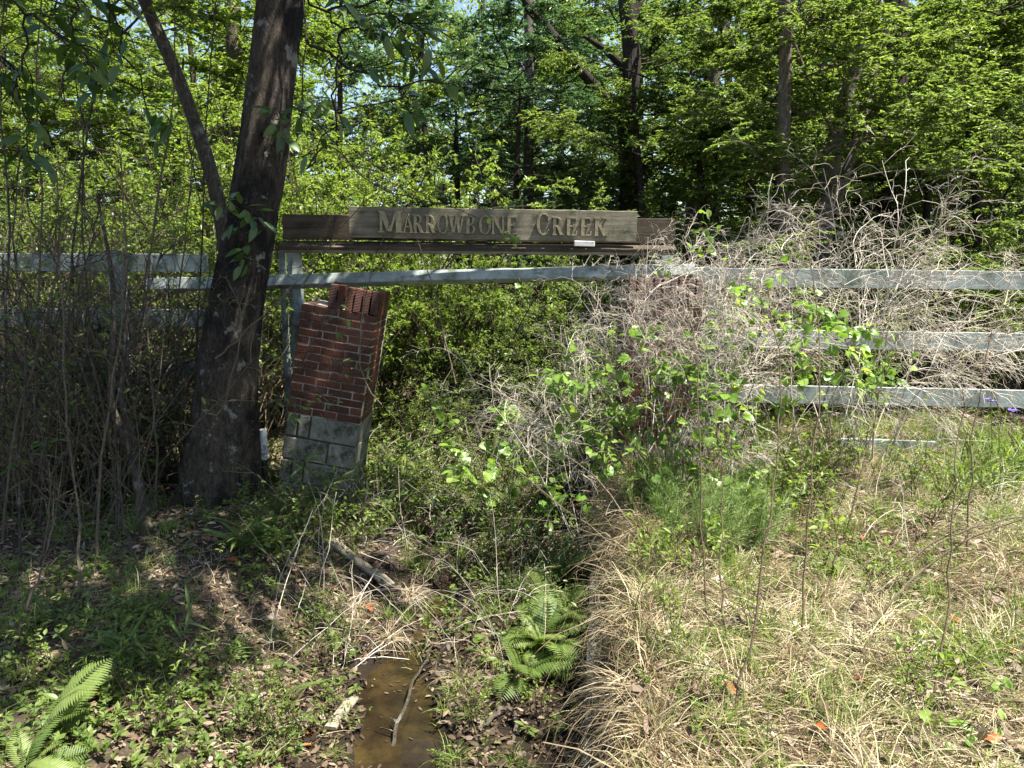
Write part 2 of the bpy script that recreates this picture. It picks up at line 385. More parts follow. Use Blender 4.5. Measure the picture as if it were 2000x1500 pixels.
# ------------------------------------------------------------------ brick pillars
def bevel_box(name, sx, sy, sz, b, mt):
    bm = bmesh.new(); bmesh.ops.create_cube(bm, size=1)
    for v in bm.verts: v.co = (v.co.x * sx, v.co.y * sy, v.co.z * sz)
    bmesh.ops.bevel(bm, geom=bm.edges[:], offset=b, segments=1, affect='EDGES')
    me = bpy.data.meshes.new(name); bm.to_mesh(me); bm.free(); me.materials.append(mt); return me
BR = {}
def brick_me(l, h=.057):
    k = (round(l, 3), h)
    if k not in BR: BR[k] = bevel_box('brick', l, .092, h, .004, M['brick'])
    return BR[k]
BL = {}
def block_me(l, h):
    k = (round(l, 3), h)
    if k not in BL: BL[k] = bevel_box('block', l, .19, h, .006, M['block'])
    return BL[k]
W = .64; CH = .068
def row(total, pat):
    s = sum(pat); sc = total / s; x = -total / 2; out = []
    for p in pat: out.append((x + p * sc / 2, p * sc - .011)); x += p * sc
    return out
def jit(o, a=.003, r=.010):
    o.location += Vector([random.uniform(-a, a) for _ in range(3)]); o.rotation_euler.x += random.uniform(-r, r) * .5; o.rotation_euler.z += random.uniform(-r, r); o.rotation_euler.y += random.uniform(-r, r)
def pillar(base, lean, nblock, nbrick, label, soldiers, gaps=()):
    p = empty('brick_pillar', base, label, 'pillar'); p.rotation_euler = (0, lean, 0)
    bh = .205; z0 = nblock * bh
    g = G(); top = z0 + nbrick * CH
    g2 = G().box((0, 0, z0 / 2 - .15), (W / 2 - .016, W / 2 - .016, z0 / 2 + .14)); obj('core', g2.mesh('core', M['mortar_dirty']), p); g.box((0, 0, (z0 + top) / 2 - .006), (W / 2 - .007, W / 2 - .007, (top - z0) / 2))
    obj('mortar', g.mesh('mortar', M['mortar']), p)
    def place(me, nm, u, zc, face, dep):
        o = obj(nm, me, p)
        if face == 0: o.location = (u, -W / 2 + dep, zc)
        elif face == 1: o.location = (W / 2 - dep, u, zc); o.rotation_euler.z = math.pi / 2
        else: o.location = (-W / 2 + dep, u, zc); o.rotation_euler.z = math.pi / 2
        jit(o); return o
    for c in range(nblock + 1):
        zc = z0 - (c + .5) * bh
        pat = ([.1, .1, .4], [.37, .23], [.1, .1, .4], [.42, .2], [.2, .4])[c % 5]
        for u, l in row(W, pat): place(block_me(l - .006, .190), 'block', u, zc, 0, .0925 + random.uniform(-.003, .003))
        for fc in (1, 2):
            for u, l in row(W - .4, [1]): place(block_me(l + .39 - .19, .197), 'block', .19 - .1, zc, fc, .0925)
    for c in range(nbrick):
        zc = z0 + (c + .5) * CH
        for u, l in row(W, [.5, 1, 1, .5] if c % 2 else [1, 1, 1]):
            if (c, round(u, 1)) in gaps: continue
            place(brick_me(l), 'brick', u, zc, 0, .044)
        for fc in (1, 2):
            for u, l in row(W - .184, [1, 1] if c % 2 else [.5, 1, .5]): place(brick_me(l), 'brick', u, zc, fc, .044)
    zc = top + .10
    for k in range(9):
        u = -W / 2 + .036 + k * .071
        if k >= soldiers:
            o = obj('brick', brick_me(.2), p, (u, -W / 2 + .044, zc)); o.rotation_euler = (0, math.pi / 2, 0); jit(o)
    for k in range(1, 8):
        u = -W / 2 + .036 + k * .071
        o = obj('brick', brick_me(.2), p, (W / 2 - .044, u, zc - .012)); o.rotation_euler = (math.pi / 2, 0, math.pi / 2); o.rotation_euler = Matrix(((0, -1, 0), (0, 0, 1), (-1, 0, 0))).to_euler(); jit(o)
    return p
PB = at(618, 1012, 6.72)
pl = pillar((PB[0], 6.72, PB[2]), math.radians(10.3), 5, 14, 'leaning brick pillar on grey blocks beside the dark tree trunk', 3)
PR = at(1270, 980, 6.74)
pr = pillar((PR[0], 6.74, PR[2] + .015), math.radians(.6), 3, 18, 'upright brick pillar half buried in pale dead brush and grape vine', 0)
# a cored brick left standing loose on top of the leaning pillar
bmx = bevel_box('brick', .2, .092, .06, .004, M['brick'])
o = obj('brick', bmx, pl, (-.13, .10, 5 * .205 + 14 * CH + .10)); o.rotation_euler = (0, math.pi / 2, .1)
g = G()
for dz in (-.05, .03): g.box((0, -.0475, dz), (.016, .0015, .014))  # thin black slabs colour in the shade inside the core holes
oo = obj('brick_hole_shade', g.mesh('brick_hole_shade', M['black']), o); oo.rotation_euler = (0, math.pi / 2, 0)

# ------------------------------------------------------------------ boards
def board_path(pts, h, t, tilt=None, n=24, bow=0.0, seed=0, jag=0.0, mt=None):
    """a sawn board following points; h tall, t thick; tilt per end (radians, about its run)"""
    rg = np.random.default_rng(seed); pts = np.asarray(pts, float)
    s = np.linspace(0, 1, n); ss = np.linspace(0, 1, len(pts))
    C = np.stack([np.interp(s, ss, pts[:, i]) for i in range(3)], 1)
    for _ in range(2): C[1:-1] = (C[:-2] + 2 * C[1:-1] + C[2:]) / 4
    if tilt is None: tilt = (0, 0)
    tl = np.interp(s, np.linspace(0, 1, len(tilt)), tilt)
    org = C[n // 2].copy(); C = C - org
    run = nrm((C[-1] - C[0])[None])[0]; sidev = nrm(np.cross(run, [0, 0, 1])[None])[0]; upv = np.cross(sidev, run)
    V = []; b = min(.004, t * .2)
    prof = [(-t / 2 + b, -h / 2), (t / 2 - b, -h / 2), (t / 2, -h / 2 + b), (t / 2, h / 2 - b), (t / 2 - b, h / 2), (-t / 2 + b, h / 2), (-t / 2, h / 2 - b), (-t / 2, -h / 2 + b)]
    for i in range(n):
        c, s_ = math.cos(tl[i]), math.sin(tl[i]); jj = rg.normal(0, .0012, 2)
        for a, z in prof:
            V.append(C[i] + sidev * (a * c - z * s_ + jj[0]) + upv * (a * s_ + z * c + jj[1]))
    k = 8; f = []
    for i in range(n - 1):
        for j in range(k):
            a = i * k + j; b2 = i * k + (j + 1) % k; f += [(a, b2, b2 + k), (a, b2 + k, a + k)]
    for e, fl in ((0, 1), ((n - 1) * k, 0)):
        for j in range(1, k - 1): f.append((e, e + j + 1, e + j) if fl else (e, e + j, e + j + 1))
    return G().add(V, f).mesh('board', mt), org
def board(name, pts, h, t, mt, parent=None, **kw):
    tags = {k: kw.pop(k) for k in ('label', 'cat', 'group') if k in kw}
    me, org = board_path(pts, h, t, mt=mt, **kw)
    o = obj(name, me, parent, None, **tags)
    o.location = org - (np.array(parent.location) if parent is not None else 0)
    return o
def px2(a, b, Ya, Yb): return [at(a[0], a[1], Ya), at(b[0], b[1], Yb)]

# white bent rail across the opening
board('fence_rail', [at(286, 555, 6.95), at(440, 554, 6.93), at(560, 550, 6.90), at(700, 546, 6.86), at(850, 541, 6.84), at(1010, 538, 6.84), at(1180, 533, 6.84), at(1356, 529, 6.86)], .105, .085, M['paint'],
      tilt=(.1, .25, .5, .55, .55, .5, .45, .4), n=60, seed=3, label='long bent white rail resting behind the leaning pillar below the sign', cat='rail')

# sign
sg = empty('entrance_sign', on(-1.98, 6.98), 'weathered wooden sign board with raised serif letters above the creek opening', 'sign')
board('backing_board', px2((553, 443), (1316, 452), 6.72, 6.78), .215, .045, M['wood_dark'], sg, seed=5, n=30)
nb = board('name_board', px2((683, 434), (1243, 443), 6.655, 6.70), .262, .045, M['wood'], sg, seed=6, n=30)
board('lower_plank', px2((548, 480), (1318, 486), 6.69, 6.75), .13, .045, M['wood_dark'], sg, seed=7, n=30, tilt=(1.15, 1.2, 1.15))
board('lit_underside_strip', px2((548, 491), (1318, 496.5), 6.645, 6.705), .024, .03, M['wood'], sg, seed=8, n=30)  # added lighter strip imitating bounced light on the plank's underside
b0 = at(574, 472, 6.99)
for (xx, yy, z0, z1, hw, yaw) in ((b0[0], 6.99, -.9, b0[2], .052, .62), (at(1300, 500, 7.0)[0], 7.0, -.6, b0[2] - .02, .045, .1), (at(551, 500, 7.12)[0], 7.12, -.7, at(551, 490, 7.12)[2], .03, .2)):
    me = bevel_box('post', hw * 2, hw * 2, z1 - z0, .004, M['paint']); o = obj('post', me, sg, Vector((xx, yy, (z0 + z1) / 2)) - sg.location); o.rotation_euler.z = yaw

def letter_mesh(ch, h, dep):
    g = G(); k = [0]
    def prism(poly):
        poly = np.array(poly, float); n = len(poly); d = dep + .0006 * k[0]; k[0] += 1
        area = .5 * np.sum(poly[:, 0] * np.roll(poly[:, 1], -1) - np.roll(poly[:, 0], -1) * poly[:, 1])
        if area < 0: poly = poly[::-1]
        c = poly.mean(0); ins = c + (poly - c) * .86 if n == 4 else poly
        fr = np.stack([poly[:, 0] * h, np.full(n, -d * .6), poly[:, 1] * h], 1); bk = fr.copy(); bk[:, 1] = .002
        tp = fr.copy(); ctr = fr.mean(0); tp = ctr + (fr - ctr); nv = fr - ctr
        ln_ = np.linalg.norm(nv, axis=1, keepdims=True); tp = fr - nv / ln_ * .003; tp[:, 1] = -d
        v = np.concatenate([tp, fr, bk]); f = []
        for i in range(1, n - 1): f.append((0, i, i + 1))
        for L in (0, n):
            for i in range(n):
                j = (i + 1) % n; f += [(L + i, L + n + i, L + n + j), (L + i, L + n + j, L + j)]
        g.add(v, f)
    def st(a, b, w_):
        a = np.array(a, float); b = np.array(b, float); d = b - a; p = np.array([w_ / 2, 0]) if abs(d[1]) > .3 * abs(d[0]) else np.array([0, w_ / 2])
        prism([a - p, a + p, b + p, b - p])
    def serif(x, y, w_=.30): prism([(x - w_ / 2, y - .0 if y < .5 else y - .07), (x + w_ / 2, y if y < .5 else y - .07), (x + w_ / 2, y + .07 if y < .5 else y), (x - w_ / 2, y + .07 if y < .5 else y)])
    def arc(cx, cy, rx, ry, a0, a1, thick=.19, thin=.08, n=10):
        A = np.linspace(math.radians(a0), math.radians(a1), n + 1)
        for i in range(n):
            q = []
            for a in (A[i], A[i + 1]):
                w_ = thin + (thick - thin) * abs(math.cos(a)); q.append(((cx + rx * math.cos(a), cy + ry * math.sin(a)), (cx + (rx - w_) * math.cos(a), cy + (ry - min(w_, thin + .02)) * math.sin(a))))
            prism([q[0][0], q[1][0], q[1][1], q[0][1]])
    T, t = .215, .105
    if ch == 'M': st((.12, 0), (.12, 1), t); st((.16, .97), (.47, .05), T); st((.76, .97), (.49, .05), t); st((.85, 0), (.85, 1), T); serif(.12, 0); serif(.85, 0, .34); serif(.12, 1, .24); serif(.85, 1, .28); wd = 1.02
    elif ch == 'A': st((.10, .03), (.42, 1), t); st((.76, .03), (.46, 1), T); st((.22, .34), (.66, .34), .08); serif(.12, 0, .26); serif(.76, 0, .34); wd = .9
    elif ch == 'R': st((.2, 0), (.2, 1), T); arc(.3, .735, .36, .265, -90, 90); st((.2, .96), (.32, .96), .08); st((.2, .5), (.34, .5), .08); st((.68, .0), (.42, .50), T); serif(.2, 0, .34); serif(.12, 1, .2); serif(.74, 0, .2); wd = .86
    elif ch == 'O': arc(.45, .5, .42, .53, 0, 360, .2, .08, 22); wd = .9
    elif ch == 'W': st((.14, .97), (.36, .02), T); st((.60, .97), (.40, .02), t); st((.60, .97), (.82, .02), T); st((1.06, .97), (.86, .02), t); serif(.14, 1, .3); serif(.60, 1, .26); serif(1.06, 1, .26); wd = 1.2
    elif ch == 'B': st((.2, 0), (.2, 1), T); arc(.3, .745, .33, .255, -90, 90); arc(.3, .26, .40, .27, -90, 90); st((.2, .96), (.32, .96), .08); st((.2, .50), (.34, .50), .08); st((.2, .04), (.32, .04), .08); serif(.12, 0, .2); serif(.12, 1, .2); wd = .8
    elif ch == 'N': st((.13, 0), (.13, 1), t); st((.16, .96), (.76, .04), T); st((.80, 0), (.80, 1), t); serif(.13, 0, .27); serif(.13, 1, .24); serif(.80, 1, .27); wd = .96
    elif ch == 'E': st((.2, 0), (.2, 1), T); st((.1, .96), (.68, .96), .08); st((.2, .51), (.52, .51), .08); st((.1, .04), (.72, .04), .08); prism([(.62, .8), (.69, .78), (.69, 1), (.60, .96)]); prism([(.62, .04), (.72, 0), (.74, .24), (.67, .22)]); prism([(.48, .4), (.54, .4), (.54, .62), (.48, .62)]); wd = .8
    elif ch == 'C': arc(.48, .5, .44, .53, 48, 312, .2, .08, 18); prism([(.70, .68), (.80, .66), (.80, 1.0), (.74, .92)]); prism([(.72, .14), (.82, .22), (.80, .32), (.70, .2)]); wd = .88
    elif ch == 'K': st((.2, 0), (.2, 1), T); st((.70, .98), (.30, .46), t); st((.72, .02), (.40, .58), T); serif(.2, 0, .34); serif(.2, 1, .34); serif(.76, 0, .30); serif(.70, 1, .28); wd = .9
    return g.mesh('letter', M['brass']), wd
LM = {}
SX = np.array(at(683, 434, 6.655)); EX = np.array(at(1243, 443, 6.70)); dv = (EX - SX)
# letter left edges read off the photograph along the board
cells = [('M', 740, 787, 1), ('A', 788, 808, 0), ('R', 806, 830, 0), ('R', 830, 853, 0), ('O', 853, 877, 0), ('W', 876, 908, 0), ('B', 908, 932, 0), ('O', 934, 960, 0), ('N', 959, 987, 0), ('E', 988, 1013, 0),
         ('C', 1046, 1074, 1), ('R', 1077, 1102, 0), ('E', 1104, 1129, 0), ('E', 1132, 1157, 0), ('K', 1159, 1186, 0)]
for ch, x0, x1, capital in cells:
    h = .182 if capital else .156
    key = (ch, capital)
    if key not in LM: LM[key] = letter_mesh(ch, h, .013)
    me, wd = LM[key]
    p = at(x0, 434, 6.67); e = at(x1, 434, 6.67)
    fr = (p[0] - SX[0]) / dv[0]; ctr = SX + dv * fr
    o = obj('letter', me, nb)
    o.location = Vector((p[0], ctr[1] - .0242, ctr[2] - .084)) - (Vector(nb.location) + sg.location)
    o.scale = ((e[0] - p[0]) / (wd * h), 1, 1); o.rotation_euler = (0, random.uniform(-.015, .015) + .011, math.atan2(dv[1], dv[0]))
g = G().box((0, 0, 0), (.092, .03, .022)); o = obj('paint_scrap', bevel_box('paint_scrap', .175, .06, .045, .004, M['pvc']), None, at(1141, 476, 6.62), 'small white wooden offcut lying on the sign ledge', 'offcut'); o.rotation_euler = (0, .03, .02)

# fences
fr_ = empty('rail_fence', on(3.2, 7.1), 'pale grey three rail fence behind the dead brush on the bank', 'fence')
board('rail', [at(1340, 541, 6.92), at(2000, 548, 7.05), at(2420, 552, 7.12)], .170, .035, M['paint'], fr_, seed=21, n=40)
board('rail', [at(1365, 659, 6.92), at(2000, 669, 7.05), at(2420, 675, 7.12)], .170, .035, M['paint'], fr_, seed=22, n=40)
board('rail', [at(1365, 767, 6.92), at(2000, 779, 7.05), at(2420, 786, 7.12)], .170, .035, M['paint'], fr_, seed=23, n=40)
board('rail', [at(1640, 866, 6.95), at(1720, 868, 7.0), at(1830, 872, 7.02)], .10, .035, M['paint'], fr_, seed=24, n=40)
for xp in (1392, 2280):
    c = at(xp, 548, 7.10); o = obj('post', bevel_box('post', .09, .09, 2.3, .004, M['paint']), fr_, Vector((c[0], 7.10 + (xp - 1392) * .0001, c[2] - 1.07)) - fr_.location)
fl = empty('rail_fence', on(-4.3, 7.2), 'grey three rail fence in shade behind the thicket beside the big trunk', 'fence')
board('rail', [at(-420, 512, 7.30), at(0, 512, 7.22), at(405, 514, 7.14)], .165, .035, M['paint'], fl, seed=31, n=40)
board('rail', [at(-420, 620, 7.30), at(0, 619, 7.22), at(420, 622, 7.14)], .165, .035, M['paint'], fl, seed=32, n=40)
board('rail', [at(-420, 720, 7.30), at(0, 719, 7.22), at(400, 722, 7.14)], .165, .035, M['paint'], fl, seed=33, n=40)
for xp in (-230, 226):
    c = at(xp, 500, 7.10); obj('post', bevel_box('post', .13, .10, 2.5, .005, M['paint']), fl, Vector((c[0], 7.10, c[2] - 1.2)) - fl.location)

# ------------------------------------------------------------------ trees
def trunk_mesh(pts, rad, sides=14, n=40, rough=.05, seed=0, mt=None, flare=0, lobes=5, fl0=.1):
    rg = np.random.default_rng(seed); pts = np.asarray(pts, float); s = np.linspace(0, 1, n); ss = np.linspace(0, 1, len(pts))
    C = np.stack([np.interp(s, ss, pts[:, i]) for i in range(3)], 1); R = np.interp(s, ss, rad)
    for _ in range(4): C[1:-1] = (C[:-2] + 2 * C[1:-1] + C[2:]) / 4; R[1:-1] = (R[:-2] + 2 * R[1:-1] + R[2:]) / 4
    org = C[0].copy(); C = C - org
    T = nrm(np.gradient(C, axis=0)); ref = np.array([0, 1., 0]); A = nrm(np.cross(ref, T)); B = np.cross(T, A)
    th = np.arange(sides) * 2 * math.pi / sides
    hh = np.linspace(0, np.linalg.norm(pts[-1] - pts[0]), n)
    ph = rg.uniform(0, 6, 4)
    RR = R[:, None] * (1 + rough * np.sin(th * 3 + ph[0] + hh[:, None] * 1.3) + rough * .7 * np.sin(th * 5 + ph[1] - hh[:, None] * 2.1) + rough * 1.4 * vnoise(th * 6 + np.zeros((n, 1)), hh[:, None] * 3) + rough * .9 * vnoise(th * 15 + np.zeros((n, 1)), hh[:, None] * 9))
    if flare:
        fl_ = np.exp(-np.maximum(0, hh - fl0) / .33)[:, None]; RR = RR * (1 + flare * fl_ * (.08 + .92 * np.maximum(0, np.cos(th * lobes + 1.1 + .6 * np.sin(th * 2))) ** 1.5))
    V = C[:, None] + RR[..., None] * (A[:, None] * np.cos(th)[None, :, None] + B[:, None] * np.sin(th)[None, :, None])
    i = np.arange(n - 1)[:, None] * sides; j = np.arange(sides)[None]; j2 = (j + 1) % sides
    q = np.stack([i + j, i + j2, i + sides + j2, i + sides + j], -1).reshape(-1, 4)
    t = np.concatenate([q[:, [0, 1, 2]], q[:, [0, 2, 3]]])
    return G().add(V.reshape(-1, 3), t).mesh('trunk', mt, True), org

def crown_mesh(seed, H=9., z0=1.6, spread=2.6, nl=26, ns=220, ntw=1500, nleaf=36000, size=(.05, .085), tmpl=DIA, zf=.45, up=.12):
    """limbs and leaves around a vertical axis, origin at the foot"""
    rg = np.random.default_rng(seed); g = G()
    ax = np.zeros((1, 8, 3)); ax[0, :, 2] = np.linspace(0, H, 8); ax[0, :, :2] = rg.normal(0, .08, (8, 2))
    t = rg.uniform(z0 / H, .98, nl); b, tg = sample(ax, np.zeros(nl, int), t)
    d = rg.normal(size=(nl, 3)); d[:, 2] = rg.uniform(.1, .7, nl); d[:, :2] = nrm(d[:, :2])
    L = spread * rg.uniform(.6, 1.15, nl) * (1 - .55 * np.clip((t - .5) / .5, 0, 1))
    limbs = grow(rg, b, d, L, 7, (0, 0, -.1), .14)
    g.tubes(limbs, radii(nl, 7, .022, .006), 4, m=1)
    sub = child(rg, limbs, ns, (.2, 1), (.4, 1.1), (.6, 1.3), 5, zf, up, (0, 0, -.15), .12)
    g.tubes(sub, radii(ns, 5, .008, .003), 3, m=1)
    tw = child(rg, sub, ntw, (.15, 1), (.4, 1.2), (.25, .6), 4, zf, .02, (0, 0, -.35), .15)
    g.tubes(tw, radii(ntw, 4, .004, .002), 3, m=1)
    leaves(rg, g, tw, nleaf, size, tmpl, (.4, 1.3), (.05, 1), .5, -.2, .45)
    return g.mesh('crown', [M['leaf_mid'], M['bark_dark']])
CR = [crown_mesh(100, 9, 1.4, 2.6), crown_mesh(101, 10, 2.2, 3.0, 28, 230, 1600, 38000), crown_mesh(102, 8, .8, 2.2, 26, 220, 1500, 38000, (.045, .08)),
      crown_mesh(103, 11, 3.4, 3.2, 28, 210, 1300, 28000, (.06, .10)), crown_mesh(104, 9, 1.0, 2.5, 26, 220, 1500, 36000, (.06, .105), NAR)]
def tree(pts, rad, label, crown=None, leaf='leaf_mid', bark='bark_dark', cs=1.0, rot=0., sides=12, n=36, rough=.05, cloc=None, name='tree', group=None, extra=None, cz=1.0, flare=.35):
    me, org = trunk_mesh(pts, rad, sides, n, rough, random.randint(0, 999), M[bark], flare)
    e = empty(name, org, label, 'tree', group)
    obj('trunk', me, e)
    if extra is not None:
        for ep, er in extra:
            m2, o2 = trunk_mesh(ep, er, 8, 24, .06, random.randint(0, 999), M[bark]); obj('branch', m2, e, o2 - org)
    if crown is not None:
        Hc = (9, 10, 8, 11, 9)[crown]
        if cz == 1.0: cz = min(1.1, (EYE + org[1] * .29 + .7) / (Hc * cs))
        c = obj('crown', CR[crown], e); c.scale = (cs, cs, cs * cz); c.rotation_euler.z = rot
        if cloc is not None: c.location = cloc
        setmat(c, 0, M[leaf]); setmat(c, 1, M[bark])
    return e
def foot(px, Y, dz=-.15):
    x = at(px, 700, Y)[0]; return on(x, Y, dz)
def tp(px0, pts, Y): return [foot(px0, Y)] + [at(a, b, Y) for a, b in pts]

# the big leaning trunk
bt = [foot(432, 6.0, -.35), at(431, 985, 6.), at(428, 930, 6.), at(434, 860, 6.), at(442, 790, 6.), at(452, 700, 6.), at(464, 600, 6.), at(489, 450, 6.), at(508, 320, 6.02), at(523, 200, 6.05), at(548, 0, 6.1), at(585, -300, 6.2), at(610, -650, 6.3), at(640, -1000, 6.4)]
pw = [76, 75, 72, 68, 64, 60, 57, 51.5, 49.5, 48, 46.5, 44, 36, 20]
brd = [w_ / 238. * k_ for w_, k_ in zip(pw, (1, 1, 1, .97, .92, .89, .87, .86, .86, .86, .86, .86, .86, .86))]
me, org = trunk_mesh(bt, brd, 96, 300, .06, 4, M['bark_big'], .75, 5, .34)
big = empty('leaning_tree', org, 'large dark leaning tree trunk with mottled lichen bark beside the brick pillar', 'tree'); obj('trunk', me, big)
for ep, er in (([at(700, -250, 6.2), at(650, -330, 6.2), at(600, -380, 6.2)][::-1] + [at(820, -330, 6.4), at(1100, -480, 6.8)], [.09, .08, .07, .05, .02]),
               ([at(585, -350, 6.2), at(480, -480, 6.0), at(300, -620, 5.8), at(0, -700, 5.4)], [.10, .08, .06, .02]),
               ([at(600, -600, 6.3), at(640, -760, 6.9), at(760, -900, 8.0)], [.09, .06, .02])):
    m2, o2 = trunk_mesh(ep, er, 8, 24, .06, random.randint(0, 999), M['bark_big']); obj('branch', m2, big, o2 - org)
def shade_crown(seed, centre, rad, ncl, nleaf, size, tmpl=LEAF):
    rg = np.random.default_rng(seed); g = G()
    c = rg.normal(size=(ncl, 3)); c = nrm(c) * rg.uniform(.25, 1, (ncl, 1)) ** .5 * np.array(rad) + np.array(centre)
    hub = np.array(centre) - np.array([0, 0, rad[2] * .8])
    k = 6; t = np.linspace(0, 1, k)[None, :, None]; P_ = hub + (c[:, None] - hub) * t + rg.normal(0, .10, (ncl, k, 3)) * np.sin(t * math.pi)
    g.tubes(P_, radii(ncl, k, .022, .006), 4, m=1)
    tw = child(rg, P_, ncl * 7, (.55, 1), (.3, 1.2), (.4, .9), 4, .5, .02, (0, 0, -.3), .15, 0.2)
    g.tubes(tw, radii(len(tw), 4, .006, .002), 3, m=1)
    leaves(rg, g, tw, nleaf, size, tmpl, (.4, 1.3), (.1, 1), .5, -.2, .45)
    return g.mesh('crown', [M['leaf_dark'], M['bark_dark']])
cme = shade_crown(7, (-.1, 4.7, 7.2), (2.9, 2.5, 1.8), 100, 18000, (.10, .16))  # unseen crown above the frame, shaped and placed to shade the left bank
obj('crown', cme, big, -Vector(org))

# second slim leaning stem to its left
sl_pts = [foot(440, 6.5, -.2), at(445, 900, 6.5), at(455, 650, 6.5), at(440, 480, 6.5), at(424, 380, 6.5), at(398, 290, 6.5), at(374, 220, 6.5), at(345, 140, 6.5), at(308, 60, 6.5), at(280, 0, 6.5), at(255, -120, 6.5), at(200, -350, 6.5)]
tree(sl_pts, [.075, .07, .066, .062, .06, .058, .055, .052, .05, .048, .044, .025], 'slim curved stem leaning away behind the large dark trunk', 2, 'leaf_mid', 'bark_grey', .62, 1., 12, 50, .05, cloc=at(190, -300, 6.5) - sl_pts[0] - np.array([0, 0, 2.0]), name='slim_tree')

# trees standing behind the fence, trunks read off the photograph
tree(tp(1735, [(1737, 520), (1742, 300), (1748, 100), (1752, -100), (1756, -420)], 13), [.24, .22, .20, .19, .18, .06], 'stout dark pine trunk, thickest among trees behind the dead brush', 3, 'leaf_mid', 'bark_dark', .9, .4, 18, 60, .06)
tree(tp(1532, [(1533, 430), (1528, 300), (1533, 170), (1535, 60), (1530, -60), (1540, -300)], 10), [.10, .088, .082, .078, .072, .066, .02], 'slender pale barked tree standing straight above the dead brush', 2, 'leaf_mid', 'bark_birch', .95, 2.1, 14, 60, .07)
tree(tp(1598, [(1612, 400), (1630, 300), (1650, 200), (1678, 110), (1702, 20), (1735, -80), (1800, -300)], 10.6), [.12, .105, .10, .095, .088, .08, .07, .03], 'pale peeling birch like tree with two trunks leaning over the fence', 0, 'leaf_mid', 'bark_birch', .95, .2, 14, 60, .08,
     extra=[([at(1625, 420, 10.6), at(1665, 300, 10.7), at(1690, 200, 10.7), at(1722, 90, 10.7), at(1770, -80, 10.7)], [.075, .07, .065, .06, .04]), ([at(1640, 285, 10.6), at(1575, 150, 10.3), at(1530, 30, 10.1), at(1500, -60, 10.0)], [.03, .027, .024, .02])])
tree(tp(1228, [(1230, 400), (1232, 320), (1224, 230), (1234, 130), (1228, 40), (1215, -80), (1208, -350)], 14), [.19, .175, .165, .165, .15, .14, .12, .03], 'dark forked oak above the right end of the sign', 1, 'leaf_dark', 'bark_dark', 1.0, 1.2, 14, 60, .10,
     extra=[([at(1222, 235, 14), at(1190, 200, 13.8), at(1135, 140, 13.4), at(1080, 70, 13.1), at(1020, 0, 12.8), at(960, -90, 12.5)], [.10, .095, .09, .085, .08, .05]), ([at(1230, 140, 14), at(1180, 95, 13.9), at(1140, 70, 13.9)], [.09, .07, .03]), ([at(1226, 60, 14), at(1262, -30, 14.1), at(1290, -120, 14.2)], [.08, .06, .04])])
tree(tp(1030, [(1031, 390), (1033, 280), (1035, 180), (1032, 60), (1028, -80), (1024, -350)], 15), [.11, .10, .095, .09, .085, .075, .02], 'thin straight grey tree behind the middle of the sign', 4, 'leaf_blue', 'bark_grey', 1.0, 3.0)
tree(tp(1335, [(1350, 390), (1365, 310), (1380, 240), (1400, 120), (1420, 0), (1450, -300)], 17), [.15, .135, .13, .125, .115, .10, .04], 'greyish tree leaning to the right in the middle of the wood', 0, 'leaf_mid', 'bark_grey', 1.05, .9)
tree(tp(1390, [(1395, 400), (1408, 310), (1425, 230), (1420, 60), (1405, -300)], 19), [.12, .11, .10, .10, .08, .03], 'crooked dark tree right of the leaning greyish tree', 1, 'leaf_dark', 'bark_dark', .95, 2.4)
tree(tp(1855, [(1852, 400), (1848, 300), (1840, 150), (1845, -300)], 19), [.15, .14, .13, .11, .04], 'dark trunk standing deep in the wood over the right rails', 2, 'leaf_dark', 'bark_dark', 1.2, .7)
tree(tp(1908, [(1910, 420), (1912, 330), (1905, 200), (1890, -300)], 21), [.17, .16, .15, .13, .04], 'broad dark trunk near the right edge deep in the wood', 0, 'leaf_dark', 'bark_dark', 1.2, 5.0)
tree(tp(1470, [(1468, 420), (1466, 300), (1470, 150), (1480, -300)], 16), [.12, .11, .10, .09, .03], 'shaded trunk just left of the slender pale tree', 4, 'leaf_mid', 'bark_dark', 1.1, 1.9)
tree(tp(455, [(456, 420), (457, 100), (452, -60), (450, -300)], 13), [.15, .14, .125, .11, .03], 'upright grey trunk behind the slim curved stem', 2, 'leaf_bright', 'bark_grey', 1.1, 3.7)
tree(tp(1095, [(1092, 400), (1094, 330), (1100, 180), (1110, -300)], 20), [.12, .11, .10, .09, .03], 'thin dark tree between the oak and the grey tree', 3, 'leaf_blue', 'bark_dark', 1.0, 4.4)
# nearer small trees whose low leaves hang over the fence line
spots = [(1480, 11.5, 2, 'leaf_mid', .95), (1900, 11.5, 0, 'leaf_mid', .95), (1260, 12.5, 4, 'leaf_mid', .9), (2080, 12.0, 2, 'leaf_mid', 1.0), (1700, 15, 1, 'leaf_mid', 1.0), (1000, 13.5, 4, 'leaf_blue', .9), (900, 15, 2, 'leaf_blue', 1.05), (1120, 17, 0, 'leaf_dark', 1.0),
         (680, 15, 0, 'leaf_bright', 1.0), (520, 13.5, 2, 'leaf_bright', .95), (330, 12, 0, 'leaf_bright', .9), (150, 11.5, 2, 'leaf_bright', .9), (-60, 10.5, 4, 'leaf_mid', .9), (20, 14, 0, 'leaf_bright', 1.0), (240, 16, 4, 'leaf_mid', 1.05), (1600, 18, 2, 'leaf_mid', 1.1), (1800, 17, 4, 'leaf_mid', 1.1), (1980, 16, 1, 'leaf_mid', 1.05), (1380, 13, 2, 'leaf_mid', 1.0), (1780, 12.5, 2, 'leaf_mid', .95)]
spots.sort(key=lambda s: s[0])
